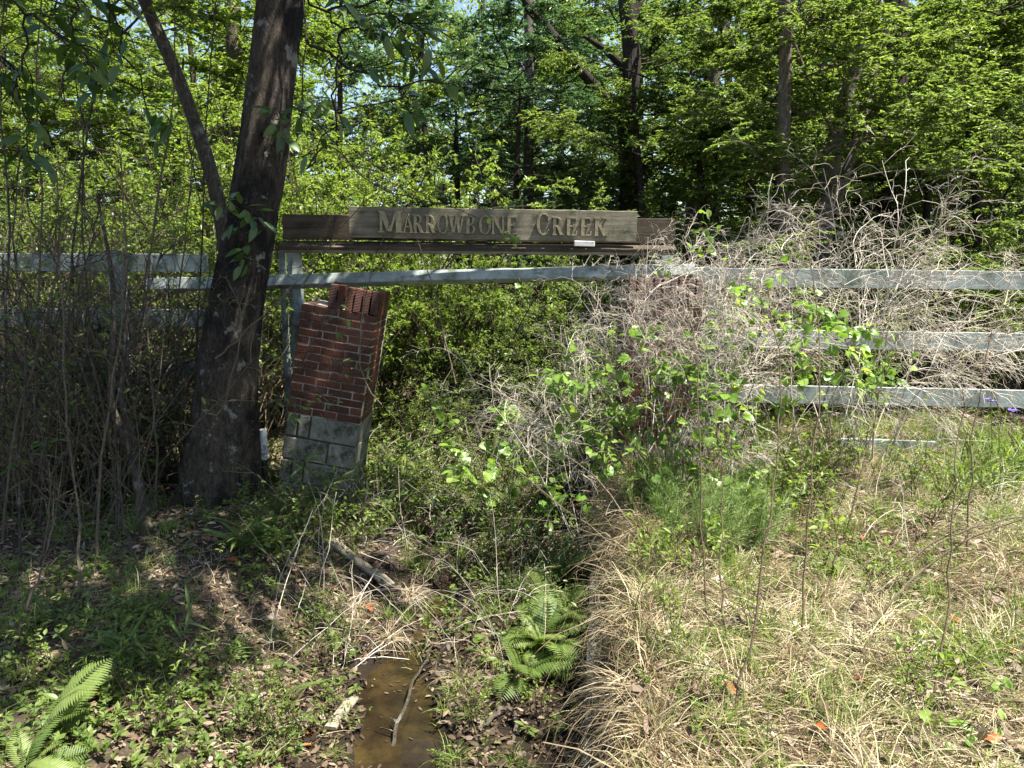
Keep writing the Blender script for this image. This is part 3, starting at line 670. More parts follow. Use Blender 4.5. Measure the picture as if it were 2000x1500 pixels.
for i, (px, Yd, cr, lf, cs) in enumerate(spots):
    a = foot(px, Yd); dx = random.uniform(-.4, .4)
    tree([a, a + (dx * .3, 0, 2.5), a + (dx, .2, 4), a + (dx * 1.4, .3, 5.2)], [.07, .06, .05, .012], 'leafy understory tree behind the fence line, %s from the left' % ordn(i), cr, lf, 'bark_dark', cs, random.uniform(0, 6), 8, 20, .06, name='understory_tree', group='understory trees')
rt = np.random.default_rng(3); far = []
for i in range(26):
    far.append((-150 + i * 92 + rt.uniform(-35, 35), rt.uniform(20, 36), int(rt.integers(0, 5)), ['leaf_mid', 'leaf_bright', 'leaf_blue', 'leaf_mid'][int(rt.integers(0, 4))], rt.uniform(1.2, 1.7)))
for i, (px, Yd, cr, lf, cs) in enumerate(far):
    a = foot(px, Yd); dx = random.uniform(-.8, .8)
    tree([a, a + (dx * .3, 0, 4), a + (dx, .2, 8), a + (dx * 1.4, .3, 13.)], [.17, .15, .12, .03], 'tall tree in the rear of the wood, %s from the left' % ordn(i), cr, lf, 'bark_dark', cs, random.uniform(0, 6), 8, 16, .06, name='woodland_tree', group='trees in the rear of the wood')
# far wood as one mass
rg = np.random.default_rng(77); g = G(); n = 60000
cx = rg.uniform(-42, 42, 900); cy = rg.uniform(38, 56, 900); cz = rg.uniform(0, 17, 900)
ii = rg.integers(0, 900, n); P_ = np.stack([cx[ii], cy[ii], cz[ii]], 1) + rg.normal(0, 1, (n, 3)) * (1.1, 1.1, .55)
g.inst(DIA[0], DIA[1], P_, frames(rg.normal(size=(n, 3)), nrm(np.array([0, -.3, 1]) + rg.normal(0, .5, (n, 3)))), rg.uniform(.25, .45, n), rg.random(n))
obj('far_wood', g.mesh('far_wood', M['leaf_bright']), kind='stuff', label='far green wood closing off the view between trunks')

# ------------------------------------------------------------------ shrubs
def shrub_mesh(seed, H=2.2, R=.8, ns=22, nsub=150, ntw=700, nleaf=14000, size=(.03, .055), tmpl=DIA, z0=.36, dome=True):
    rg = np.random.default_rng(seed); g = G()
    b = np.zeros((ns, 3)); b[:, :2] = rg.normal(0, .10, (ns, 2)); d = rg.normal(size=(ns, 3)) * R * .9; d[:, 2] = H
    st = grow(rg, b, d, H * rg.uniform(.6, 1.08, ns), 8, (0, 0, -.1), .10)
    g.tubes(st, radii(ns, 8, .013, .004), 4, m=1)
    sub = child(rg, st, nsub, (z0, 1), (.4, 1.2), (.3 * R + .15, .8 * R + .2), 5, .8, .1, (0, 0, -.2), .14, .4)
    g.tubes(sub, radii(nsub, 5, .006, .0025), 3, m=1)
    tw = child(rg, sub, ntw, (.1, 1), (.4, 1.2), (.12, .34), 4, .8, .05, (0, 0, -.2), .16, .3)
    g.tubes(tw, radii(ntw, 4, .003, .0015), 3, m=1)
    leaves(rg, g, tw, nleaf, size, tmpl, (.4, 1.3), (.05, 1), .8, -.1, .5)
    return g.mesh('foliage', [M['leaf_bright'], M['twig']])
SH = [shrub_mesh(200, 2.4, .9), shrub_mesh(201, 3.2, 1.3, 26, 200, 900, 17000, (.04, .07), NAR), shrub_mesh(202, 1.2, .55, 16, 90, 450, 7000, (.018, .036)), shrub_mesh(203, .9, .55, 14, 80, 380, 5000, (.022, .045)), shrub_mesh(204, 3.0, 1.2, 24, 190, 900, 17000, (.035, .06))]
SH.append(shrub_mesh(205, 2.5, 1.1, 22, 170, 850, 1200, (.04, .08), LEAF, .1))
def shrub(x, y, i, leaf, label, s=1.0, rot=None, name='shrub', group=None, sz=1.0, twig='twig'):
    e = empty(name, on(x, y, -.03), label, 'shrub', group)
    o = obj('foliage', SH[i], e); o.scale = (s, s, s * sz); o.rotation_euler.z = random.uniform(0, 6) if rot is None else rot
    setmat(o, 0, M[leaf]); setmat(o, 1, M[twig]); return e
def shpx(px, Yd): return at(px, 700, Yd)[0], Yd
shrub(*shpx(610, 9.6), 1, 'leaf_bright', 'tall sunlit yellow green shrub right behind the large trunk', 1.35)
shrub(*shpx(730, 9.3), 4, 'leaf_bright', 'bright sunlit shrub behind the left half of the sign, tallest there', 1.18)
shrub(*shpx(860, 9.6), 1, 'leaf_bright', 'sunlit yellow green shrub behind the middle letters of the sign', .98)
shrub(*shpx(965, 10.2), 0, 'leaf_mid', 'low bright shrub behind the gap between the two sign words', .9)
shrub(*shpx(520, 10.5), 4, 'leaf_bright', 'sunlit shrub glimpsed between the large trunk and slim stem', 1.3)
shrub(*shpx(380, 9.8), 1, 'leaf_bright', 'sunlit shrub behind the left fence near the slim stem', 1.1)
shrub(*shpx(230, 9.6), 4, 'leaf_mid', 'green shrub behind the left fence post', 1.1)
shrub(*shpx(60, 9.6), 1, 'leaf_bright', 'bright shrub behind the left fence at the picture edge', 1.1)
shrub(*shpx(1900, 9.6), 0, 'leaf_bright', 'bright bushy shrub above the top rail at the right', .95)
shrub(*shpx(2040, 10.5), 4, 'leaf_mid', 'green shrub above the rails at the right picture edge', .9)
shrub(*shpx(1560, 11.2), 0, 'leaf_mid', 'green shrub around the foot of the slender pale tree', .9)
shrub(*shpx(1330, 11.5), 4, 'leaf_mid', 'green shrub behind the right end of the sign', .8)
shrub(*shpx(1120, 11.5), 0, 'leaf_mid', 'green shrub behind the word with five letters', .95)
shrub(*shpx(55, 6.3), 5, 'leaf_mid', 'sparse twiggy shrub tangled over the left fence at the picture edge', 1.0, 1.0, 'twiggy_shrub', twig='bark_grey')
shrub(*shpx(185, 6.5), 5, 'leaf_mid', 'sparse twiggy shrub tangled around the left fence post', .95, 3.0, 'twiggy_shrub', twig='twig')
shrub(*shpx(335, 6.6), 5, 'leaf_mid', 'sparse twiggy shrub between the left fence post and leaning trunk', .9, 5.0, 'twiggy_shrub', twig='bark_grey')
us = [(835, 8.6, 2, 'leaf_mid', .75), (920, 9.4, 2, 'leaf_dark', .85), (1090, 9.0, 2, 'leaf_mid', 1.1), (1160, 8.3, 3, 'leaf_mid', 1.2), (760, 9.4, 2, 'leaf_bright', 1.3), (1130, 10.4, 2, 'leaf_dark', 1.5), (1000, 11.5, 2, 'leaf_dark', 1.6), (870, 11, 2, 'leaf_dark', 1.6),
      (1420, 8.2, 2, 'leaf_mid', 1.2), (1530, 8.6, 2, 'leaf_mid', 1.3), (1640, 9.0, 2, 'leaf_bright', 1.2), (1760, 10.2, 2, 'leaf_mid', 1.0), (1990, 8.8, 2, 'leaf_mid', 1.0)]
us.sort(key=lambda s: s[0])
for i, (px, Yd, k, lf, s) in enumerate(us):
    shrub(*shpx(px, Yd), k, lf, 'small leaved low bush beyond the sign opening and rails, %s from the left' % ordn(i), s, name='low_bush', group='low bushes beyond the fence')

# ================================================================== undergrowth
def ribbons(g, paths, wd, rnd, rg, m=0):
    n, k, _ = paths.shape
    T = nrm(np.gradient(paths, axis=1)); r = rg.normal(size=(n, 1, 3)); Sx = nrm(np.cross(T, r + np.zeros_like(T)))
    tap = np.linspace(1, .12, k) ** .8; hw = (wd[:, None] * tap)[..., None] * .5
    V = np.stack([paths - Sx * hw, paths + Sx * hw], 2).reshape(n, k * 2, 3)
    i = np.arange(k - 1) * 2; q = np.concatenate([np.stack([i, i + 1, i + 3], 1), np.stack([i, i + 3, i + 2], 1)])
    t = q[None] + (np.arange(n) * k * 2)[:, None, None]
    g.add(V.reshape(-1, 3), t.reshape(-1, 3), np.repeat(rnd, k * 2), m)
def ground_pts(rg, n, x0, x1, y0, y1, keep=None, near=1.0):
    y = y0 + (y1 - y0) * rg.random(n) ** near; x = rg.uniform(x0, x1, n)
    if keep is not None: k = keep(x, y); x = x[k]; y = y[k]
    return np.stack([x, y, height(x, y)], 1)

# --- dry grass mat on the right bank
rg = np.random.default_rng(501); g = G()
b = ground_pts(rg, 54000, .2, 4.8, 1.95, 8.2, lambda x, y: (x > wall_x(y) + .06) & (x < .95 * y + .3) & (vnoise(x * 1.3, y * 1.3) + rg.random(len(x)) * .9 > .05), 1.35)
n = len(b); d = rg.normal(size=(n, 3)); d[:, 2] = np.abs(rg.normal(.30, .32, n)); L = rg.uniform(.08, .30, n)
p = grow(rg, b + (0, 0, .004), d, L, 4, (0, 0, -.75), .22)
zz = height(p[..., 0], p[..., 1]); inb = p[..., 0] > wall_x(p[..., 1]); p[..., 2] = np.where(inb, np.maximum(p[..., 2], zz + .006), p[..., 2])
cl = np.clip(.5 + vnoise(b[:, 0] * 1.1 + 4, b[:, 1] * 1.1) * .9 + rg.normal(0, .28, n), 0, 1)
ribbons(g, p, rg.uniform(.003, .0075, n), cl, rg)
# long swept tufts
nt_ = 260; cen = ground_pts(rg, nt_, .3, 4.2, 2.0, 7.4, lambda x, y: (x > wall_x(y)) & (x < .9 * y + .3), 1.2)
ii = rg.integers(0, len(cen), 16000); b = cen[ii] + rg.normal(0, .03, (16000, 3)) * (1, 1, 0); hd = rg.uniform(0, 6.28, len(cen))[ii] + rg.normal(0, .55, 16000)
d = np.stack([np.cos(hd), np.sin(hd), rg.uniform(.3, 1.6, 16000)], 1)
p = grow(rg, b, d, rg.uniform(.15, .42, 16000), 5, (0, 0, -1.6), .12); zz = height(p[..., 0], p[..., 1]); inb = p[..., 0] > wall_x(p[..., 1]); p[..., 2] = np.where(inb, np.maximum(p[..., 2], zz + .012), p[..., 2])
ribbons(g, p, rg.uniform(.003, .006, 16000), np.clip(rg.normal(.6, .25, 16000), 0, 1), rg)
# curtain of dead grass over the wall edge
n = 12000; yc = 2.0 + 4.6 * rg.random(260) ** 1.2; ii = rg.integers(0, 260, n); y = yc[ii] + rg.normal(0, .035, n); x = lip_x(y) + rg.uniform(-.14, .08, n); b = np.stack([x, y, height(x, y) + .01], 1)
cur = .55 + .9 * np.clip(vnoise(y * 2.1, y * 0 + 3) + .35, 0, 1)
lc = (rg.random(260) ** 1.6 * 1.5 + .12)[ii]; yd = rg.normal(-.25, .85, 260)[ii]
d = np.stack([-rg.uniform(-.1, .55, n), yd + rg.normal(0, .3, n), rg.uniform(.1, .8, n)], 1)
p = grow(rg, b, d, rg.uniform(.14, .55, n) * lc, 7, (.35, 0, -2.6), .30)
p[..., 2] = np.maximum(p[..., 2], np.where(p[..., 0] > wall_x(p[..., 1]) - .03, height(p[..., 0], p[..., 1]) + .008, -9))
ribbons(g, p, rg.uniform(.003, .007, n), np.clip(rg.normal(.24, .25, n), 0, 1), rg)
# dry stuff in the ditch and on the left bank
b = ground_pts(rg, 16000, -3.6, .3, 2.6, 8.5, lambda x, y: (x < wall_x(y) - .06) & (vnoise(x * 1.7 + 7, y * 1.7) > .02) & (height(x, y) > -.93)); n = len(b)
d = rg.normal(size=(n, 3)); d[:, 2] = np.abs(rg.normal(.4, .35, n)); p = grow(rg, b, d, rg.uniform(.06, .24, n), 4, (0, 0, -.6), .25); p[..., 2] = np.maximum(p[..., 2], height(p[..., 0], p[..., 1]) + .006)
ribbons(g, p, rg.uniform(.002, .005, n), np.clip(rg.normal(.5, .28, n), 0, 1), rg)
obj('dry_grass', g.mesh('dry_grass', M['grass_dry']), kind='stuff', label='pale dead grass matting the bank and hanging over the wall')

# --- green grass
rg = np.random.default_rng(502); g = G()
cen = ground_pts(rg, 620, .35, 5.2, 2.0, 8.5, lambda x, y: (x > wall_x(y) + .02) & (x < .95 * y + .3), 1.1)
cen2 = ground_pts(rg, 150, -3.5, .3, 2.7, 8.0, lambda x, y: (x < wall_x(y) - .1) & (height(x, y) > -.95))
cen = np.concatenate([cen, cen2]); n = 28000; ii = rg.integers(0, len(cen), n); sp = rg.uniform(.02, .10, len(cen))[ii]; hs = rg.uniform(.6, 1.4, len(cen))[ii]
b = cen[ii] + rg.normal(0, 1, (n, 3)) * sp[:, None] * (1, 1, 0); b[:, 2] = height(b[:, 0], b[:, 1])
d = rg.normal(0, .45, (n, 3)); d[:, 2] = 1
p = grow(rg, b, d, rg.uniform(.07, .20, n) * hs, 4, (0, 0, -.7), .12); ribbons(g, p, rg.uniform(.003, .007, n), rg.random(n), rg)
obj('green_grass', g.mesh('green_grass', M['grass_green']), kind='stuff', label='short fresh green grass blades growing through the dead mat')

# --- leaf litter
rg = np.random.default_rng(503); g = G()
LIT = (np.array([(0, 0, 0), (-.19, .3, .05), (-.17, .7, .03), (0, 1, -.06), (.17, .7, .03), (.19, .3, .05)], float), np.array([(0, 5, 1), (1, 5, 4), (1, 4, 2), (2, 4, 3)]))
def litter(n, x0, x1, y0, y1, size, keep, near=1.0, lift=.012):
    b = ground_pts(rg, n, x0, x1, y0, y1, keep, near); n = len(b); b[:, 2] += rg.uniform(.003, lift, n)
    d = rg.normal(size=(n, 3)); d[:, 2] *= .28; u = nrm(np.array([0, 0, 1.]) + rg.normal(0, .38, (n, 3)))
    sc = rg.uniform(*size, n); sc = np.stack([sc * rg.uniform(.7, 1.3, n), sc, sc * rg.uniform(-1.5, 1.5, n)], 1)
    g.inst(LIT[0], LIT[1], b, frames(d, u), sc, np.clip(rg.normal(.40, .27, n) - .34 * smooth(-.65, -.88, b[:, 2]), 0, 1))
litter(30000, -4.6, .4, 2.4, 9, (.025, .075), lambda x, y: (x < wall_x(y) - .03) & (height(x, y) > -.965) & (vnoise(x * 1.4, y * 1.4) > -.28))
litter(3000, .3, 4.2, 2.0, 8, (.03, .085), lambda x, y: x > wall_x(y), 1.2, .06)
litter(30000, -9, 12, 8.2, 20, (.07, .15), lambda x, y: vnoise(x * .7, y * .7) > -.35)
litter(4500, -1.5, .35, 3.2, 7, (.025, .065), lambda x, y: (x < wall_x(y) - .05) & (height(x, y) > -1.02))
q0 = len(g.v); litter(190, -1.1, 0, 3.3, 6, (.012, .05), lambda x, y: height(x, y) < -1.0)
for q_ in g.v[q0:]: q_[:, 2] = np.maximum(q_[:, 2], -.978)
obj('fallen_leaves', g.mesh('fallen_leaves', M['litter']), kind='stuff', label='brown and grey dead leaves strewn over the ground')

# --- low leafy cover on the left bank and ditch sides
rg = np.random.default_rng(504); g = G()
def cover(n, x0, x1, y0, y1, keep, size, nl, hgt, near=1.):
    b = ground_pts(rg, n, x0, x1, y0, y1, keep, near); n = len(b); h = rg.uniform(*hgt, n)
    st = grow(rg, b, rg.normal(0, .3, (n, 3)) + (0, 0, 1), h, 3, (0, 0, 0), .15); g.tubes(st, radii(n, 3, .0018, .001), 3)
    leaves(rg, g, st, n * nl, size, LEAF3, (.7, 1.4), (.35, 1), .5, .05, .35)
cover(2600, -4.2, .2, 2.5, 7.8, lambda x, y: (x < wall_x(y) - .12) & (height(x, y) > -.92) & (vnoise(x * 1.8 + 2, y * 1.8) > -.08), (.022, .055), 7, (.04, .18))
cover(2000, .3, 5.5, 2.2, 9, lambda x, y: (x > lip_x(y)) & (vnoise(x * 1.3 + 5, y * 1.3) + .12 * (y - 4.5) > .0), (.018, .042), 8, (.04, .16))
cover(1300, -2.2, 1.2, 6.6, 10, lambda x, y: vnoise(x * 1.5, y * 1.5) > -.2, (.03, .07), 8, (.08, .35))
cover(1500, -4.4, -.9, 2.5, 4.2, lambda x, y: vnoise(x * 2 + 1, y * 2) > .0, (.02, .045), 7, (.03, .12))
obj('ground_cover', g.mesh('ground_cover', M['leaf_mid']), kind='stuff', label='low green seedlings and creepers covering the shaded soil')

# --- fine dry undergrowth in the dark behind the fence, too many stems to count
rg = np.random.default_rng(505); g = G()
b = np.concatenate([ground_pts(rg, 800, -7.5, -2.6, 6.6, 9.5), ground_pts(rg, 180, -5.2, -2.75, 5.4, 7.0)]); n = len(b)
p = grow(rg, b, rg.normal(0, .28, (n, 3)) + (0, 0, 1), rg.uniform(.7, 2.8, n), 6, (0, 0, -.1), .13); g.tubes(p, radii(n, 6, .0055, .002), 3)
tw = child(rg, p, 8500, (.3, 1), (.4, 1.1), (.15, .6), 4, 1, .1, (0, 0, .1), .22, .2); g.tubes(tw, radii(len(tw), 4, .0022, .001), 3)
leaves(rg, g, tw, 7500, (.03, .07), LEAF, (.5, 1.3), (.2, 1), .7, -.1, .5, m=1)
obj('cane_thicket', g.mesh('cane_thicket', [M['stem_pale'], M['leaf_mid']]), kind='stuff', label='tangled thicket of dry stems and scattered leaves around the shaded left fence')

# ------------------------------------------------------------------ dead brush plumes
def plume_mesh(seed, H=1.9, ns=3, nb=44, nt2=220, curl=.5):
    rg = np.random.default_rng(seed); g = G()
    b = rg.normal(0, .03, (ns, 3)) * (1, 1, 0); d = rg.normal(0, .22, (ns, 3)); d[:, 2] = 1
    st = grow(rg, b, d, H * rg.uniform(.75, 1.1, ns), 9, (rg.normal(0, .5), rg.normal(0, .3), -.55), .05); g.tubes(st, radii(ns, 9, .0055, .0016), 4)
    br = child(rg, st, nb, (.48, 1), (.35, .95), (.35, .85), 7, 1, .25, (0, 0, -.75), .14, .4); g.tubes(br, radii(nb, 7, .0026, .0010), 3)
    tw = child(rg, br, nt2, (.15, 1), (.35, 1.0), (.12, .34), 6, 1, .1, (0, 0, -.9), .28, .2); g.tubes(tw, radii(nt2, 6, .0015, .0007), 3)
    t3 = child(rg, tw, nt2 * 2, (.3, 1), (.4, 1.1), (.05, .14), 4, 1, 0, (0, 0, -.5), .35, .2); g.tubes(t3, radii(nt2 * 2, 4, .0010, .0006), 3)
    return g.mesh('dead_weed', M['tendril_dry'])
PLM = [plume_mesh(300 + i, 1.6 + .12 * i, 3 + i % 2) for i in range(6)]
rg = np.random.default_rng(310); pts = []
for px, Yd, s in [(1150, 5.9, .85), (1185, 6.1, 1.0), (1215, 5.8, .97), (1260, 5.95, 1.02), (1325, 6.0, 1.05), (1245, 6.15, 1.05), (1275, 5.75, .92), (1310, 6.2, 1.05), (1340, 5.8, .95), (1370, 6.3, 1.1), (1410, 6.3, 1.08), (1440, 5.9, 1.0), (1475, 6.5, 1.12), (1510, 6.45, 1.12), (1590, 6.5, 1.15), (1635, 6.6, 1.2), (1675, 6.6, 1.3), (1700, 6.6, 1.4), (1725, 6.5, 1.3), (1755, 6.65, 1.15), (1850, 6.6, .85), (1400, 5.6, .6)]:
    pts.append((px, Yd, s))
pts.sort()
for i, (px, Yd, s) in enumerate(pts):
    x = at(px, 700, Yd)[0]; s *= 1.86 / (1.6 + .12 * (i % 6))
    o = obj('dead_weed', PLM[i % 6], None, on(x, Yd, -.02), 'pale brittle dead weed plume tangled before the right fence, %s from the left' % ordn(i), 'weed', 'dead weed plumes before the right fence')
    o.scale = (s, s, s * rg.uniform(.92, 1.06)); o.rotation_euler = (rg.normal(0, .06), rg.normal(.0, .06), rg.uniform(0, 6.28))
# dead tangle sprays hanging in front of the pillar
# ------------------------------------------------------------------ grape vine
def vine_leaf(seed):
    rg = np.random.default_rng(seed); n = 18; v = [(0, .18, 0)]; f = []
    for i in range(n):
        a = -math.pi / 2 + 2 * math.pi * i / n
        r = .5 * (1 + .12 * math.cos(3 * (a - math.pi / 2)) + (.07 if i % 2 else -.04)) * (.45 if i == 0 else 1)
        v.append((r * math.cos(a), .42 + r * math.sin(a) * 1.05, -.20 * r * r + .06 * math.sin(2 * a + seed)))
    for i in range(n): f.append((0, 1 + i, 1 + (i + 1) % n))
    me = G().add(v, f).mesh('leaf', M['leaf_grape'], True); return me
VL = [vine_leaf(i) for i in range(3)]
def leafobj(par, me, p, d, u, s, org):
    R = frames(np.asarray(d)[None], np.asarray(u)[None])[0]
    o = obj('leaf', me, par); o.matrix_basis = Matrix.Translation(Vector(p - org)) @ Matrix(R.T.tolist()).to_4x4() @ Matrix.Diagonal((s, s, s, 1)); return o
def vine(name, label, runs, nleaf, size, mes, mt, seed, rad=.004, cat='vine', spread=.08, face=-.35, sub=0, leafn=None):
    rg = np.random.default_rng(seed); k = 14; P_ = []
    for r in runs:
        r = np.asarray(r, float); s = np.linspace(0, 1, k); ss = np.linspace(0, 1, len(r)); c = np.stack([np.interp(s, ss, r[:, i]) for i in range(3)], 1) + rg.normal(0, .02, (k, 3)); P_.append(c)
    P_ = np.array(P_); org = P_[0, 0].copy(); e = empty(name, org, label, cat)
    g = G(); g.tubes(P_ - org, radii(len(P_), k, rad, rad * .45), 4)
    al = P_
    if sub:
        sb = child(rg, P_, sub, (.15, 1), (.5, 1.2), (.15, .55), 14, 1, .05, (0, 0, -.5), .12, .2); g.tubes(sb - org, radii(sub, 14, rad * .5, rad * .3), 3); al = np.concatenate([P_, sb, sb])
    obj('stem', g.mesh('stem', M[mt]), e)
    idx = rg.integers(0, len(al), nleaf); b, tg = sample(al, idx, rg.uniform(.05, 1, nleaf))
    d = side(rg, tg, rg.uniform(.6, 1.5, nleaf), .7, -.25); b = b + d * rg.uniform(.2, 1, (nleaf, 1)) * spread
    u = nrm(np.array([.1, face, .9]) + rg.normal(0, .45, (nleaf, 3)))
    for i in range(nleaf): leafobj(e, mes[i % len(mes)], b[i], d[i], u[i], rg.uniform(*size), org)
    return e
def run(*a): return [at(*q) for q in a]
vine('grape_vine', 'bright grape vine sprawling over the front of the buried brick pillar', [
    [gp(1250, 940)] + run((1235, 850, 5.6), (1215, 770, 5.55), (1180, 700, 5.6), (1110, 660, 5.7)), [gp(1250, 945)] + run((1260, 850, 5.5), (1270, 740, 5.5), (1300, 660, 5.5), (1360, 640, 5.6)),
    run((1215, 780, 5.5), (1190, 820, 5.55), (1160, 830, 5.6)), run((1260, 780, 5.5), (1310, 720, 5.5), (1370, 700, 5.55)), run((1240, 700, 5.5), (1180, 720, 5.6), (1120, 740, 5.6)), run((1250, 800, 5.5), (1210, 860, 5.5), (1180, 880, 5.5))], 290, (.045, .09), VL, 'twig', 41, sub=70)
vine('grape_vine', 'bright grape vine climbing the dead brush in front of the right rails', [
    [gp(1400, 950)] + run((1405, 850, 5.4), (1410, 760, 5.4), (1430, 660, 5.5), (1520, 590, 5.5)), [gp(1420, 950)] + run((1460, 800, 5.4), (1470, 700, 5.5), (1540, 600, 5.5), (1600, 640, 5.5)),
    run((1430, 680, 5.5), (1500, 620, 5.5), (1570, 580, 5.5)), run((1470, 720, 5.5), (1560, 690, 5.5), (1650, 700, 5.6)), run((1380, 900, 5.4), (1400, 820, 5.4), (1370, 760, 5.4)), run((1600, 650, 5.6), (1670, 680, 5.6), (1720, 740, 5.6))], 290, (.045, .085), VL, 'twig', 42, sub=70)
vine('grape_vine', 'sparse grape sprig with lime leaves beside the right rails', [[gp(1690, 900)] + run((1695, 800, 6.1), (1680, 720, 6.1), (1650, 640, 6.15)), run((1690, 760, 6.1), (1730, 720, 6.1))], 36, (.05, .085), VL, 'twig', 43, sub=8)
vine('grape_vine', 'grape vine trailing in front of the fennel below the buried pillar', [[gp(1330, 1000)] + run((1350, 920, 5.3), (1370, 850, 5.4), (1340, 780, 5.4)), [gp(1430, 1000)] + run((1430, 930, 5.2), (1450, 860, 5.3), (1500, 800, 5.5)), run((1380, 880, 5.3), (1290, 850, 5.5), (1230, 830, 5.6))], 130, (.04, .075), VL, 'twig', 51, sub=34)
vine('grape_vine', 'yellow green vine trailing over the dead brush above the grape leaves', [run((1330, 640, 5.7), (1400, 570, 5.7), (1480, 540, 5.75), (1540, 520, 5.8)), run((1320, 520, 5.8), (1400, 480, 5.9), (1480, 560, 5.8))], 60, (.035, .065), VL, 'twig', 52, sub=24)
vine('grape_vine', 'low vine patch with lime green leaves in the bottom right corner', [[gp(1960, 1480), gp(1900, 1440) + (0, 0, .06), gp(1880, 1490) + (0, 0, .05)], [gp(1960, 1480), gp(1990, 1400) + (0, 0, .07)]], 34, (.03, .05), VL, 'twig', 44, sub=6)
hl = G().add(*BIG).mesh('leaf', M['leaf_broad'], True)
def hearts(seed): return [VL[seed % 3]]
vine('leafy_vine', 'heart leaved vine heap in the ditch between the two brick pillars', [[gp(960, 980)] + run((940, 900, 6.4), (900, 830, 6.5), (860, 800, 6.6)), [gp(1000, 990)] + run((980, 920, 6.3), (1000, 880, 6.4), (1060, 900, 6.4)), run((950, 900, 6.4), (1000, 850, 6.5), (980, 800, 6.6)), [gp(1040, 1010)] + run((1060, 960, 6.2), (1100, 960, 6.2)), run((930, 960, 6.3), (900, 930, 6.3), (880, 900, 6.4))], 120, (.06, .12), VL, 'twig', 45, sub=20)
vine('leafy_vine', 'dark leafed vine patch on the ditch floor left of the large fern', [[gp(890, 1040), gp(930, 1010) + (0, 0, .15), gp(980, 1040) + (0, 0, .2)], [gp(940, 1060), gp(990, 1060) + (0, 0, .2), gp(1040, 1040) + (0, 0, .25)]], 60, (.05, .09), VL, 'twig', 46, sub=12)
vine('leafy_vine', 'small leafy sprig hanging over the last letters of the long sign word', [run((905, 395, 6.45), (945, 412, 6.4), (972, 430, 6.4), (985, 470, 6.4), (1010, 500, 6.4)), run((980, 455, 6.4), (1012, 478, 6.4)), run((1005, 520, 6.4), (1010, 560, 6.4), (985, 610, 6.4))], 13, (.035, .06), VL, 'stem_pale', 53, rad=.003, spread=.04)
# leaves on the big trunk
vine('climbing_vine', 'dark green leafy vine around the upper part of the leaning trunk', [run((500, 280, 5.75), (520, 240, 5.74), (545, 220, 5.75), (590, 215, 5.8)), run((545, 225, 5.76), (555, 260, 5.76)), run((590, 215, 5.8), (640, 190, 5.8))], 26, (.10, .17), [hl], 'twig', 47, cat='vine', face=-.9, spread=.05)
vine('climbing_vine', 'lighter green leafy sprig low on the leaning trunk above the fence', [run((470, 470, 5.70), (450, 420, 5.68), (425, 395, 5.66)), run((460, 440, 5.68), (490, 410, 5.68), (510, 430, 5.66)), run((470, 470, 5.7), (485, 520, 5.7))], 40, (.09, .15), [hl], 'twig', 48, face=-.6, spread=.06)
# hanging bough with large leaves at the top
vine('hanging_bough', 'overhanging bough with large drooping leaves right of the leaning trunk', [run((560, -120, 5.6), (620, 20, 5.5), (665, 60, 5.45), (720, 70, 5.4), (790, 80, 5.4)), run((665, 60, 5.45), (660, 110, 5.45), (655, 240, 5.5), (600, 330, 5.6)), run((600, 75, 5.5), (690, 145, 5.4), (780, 170, 5.4), (890, 150, 5.4)), run((780, 170, 5.4), (800, 200, 5.4)), run((640, 20, 5.5), (760, 10, 5.4), (820, -30, 5.4)), run((620, -30, 5.5), (680, 30, 5.4), (840, 40, 5.4))], 95, (.10, .19), [hl], 'bark_dark', 49, rad=.010, cat='branch', spread=.05, sub=24)
vine('hanging_bough', 'shaded bough with dark leaves hanging at the upper left corner', [run((-80, -100, 5.4), (60, 20, 5.3), (150, 90, 5.2), (190, 160, 5.2)), run((60, 20, 5.3), (40, 120, 5.3), (20, 210, 5.3)), run((150, -120, 5.5), (140, 60, 5.4), (110, 230, 5.4)), run((180, -100, 5.6), (240, 80, 5.6), (300, 260, 5.7)), run((-60, 60, 5.4), (40, 160, 5.4), (60, 320, 5.4))], 130, (.10, .18), [hl], 'bark_dark', 50, rad=.010, cat='branch', spread=.05, sub=34)

# ------------------------------------------------------------------ ferns
def frond_mesh(seed, L=.62, n=20, arch=.9):
    rg = np.random.default_rng(seed); g = G()
    t = np.linspace(0, 1, 14); el = np.radians(72) - arch * 1.35 * t
    y = np.cumsum(np.cos(el)) * L / 14; z = np.cumsum(np.sin(el)) * L / 14; P_ = np.stack([np.zeros(14), y, z], 1)[None]
    g.tubes(P_, radii(1, 14, .0028, .0008), 4)
    PIN = leaf_t(.15, .06, .2, 4)
    for s_ in (-1, 1):
        tt = np.linspace(.14, .985, n); b, tg = sample(P_, np.zeros(n, int), tt)
        ln = L * .27 * np.sin(math.pi * (tt * .86 + .12)) ** .8 * rg.uniform(.9, 1.1, n)
        d = np.stack([np.full(n, s_ * 1.0), tg[:, 1] * .45, tg[:, 2] * .45 - .05], 1); u = np.stack([np.zeros(n), -tg[:, 2], tg[:, 1]], 1) + (0, 0, .15)
        g.inst(PIN[0], PIN[1], b, frames(d, u), np.stack([ln * 1.0, ln, ln], 1), np.full(n, .5))
    return g.mesh('frond', M['fern'])
FR = [frond_mesh(1), frond_mesh(2, .7, 24, 1.0), frond_mesh(3, .5, 19, .7)]
def fern(p, n, s, label, dirs=None, seed=0):
    rg = np.random.default_rng(seed); e = empty('fern', p, label, 'fern')
    for i in range(n):
        o = obj('frond', FR[i % 3], e); a = (dirs[i % len(dirs)] + rg.normal(0, .25)) if dirs else 6.28 * i / n + rg.normal(0, .3)
        o.rotation_euler = (rg.uniform(-.75, .35), rg.normal(0, .4), a); k = s * rg.uniform(.45, 1.05); o.scale = (k, k, k); o.location = Vector(rg.normal(0, .015, 3))
    return e
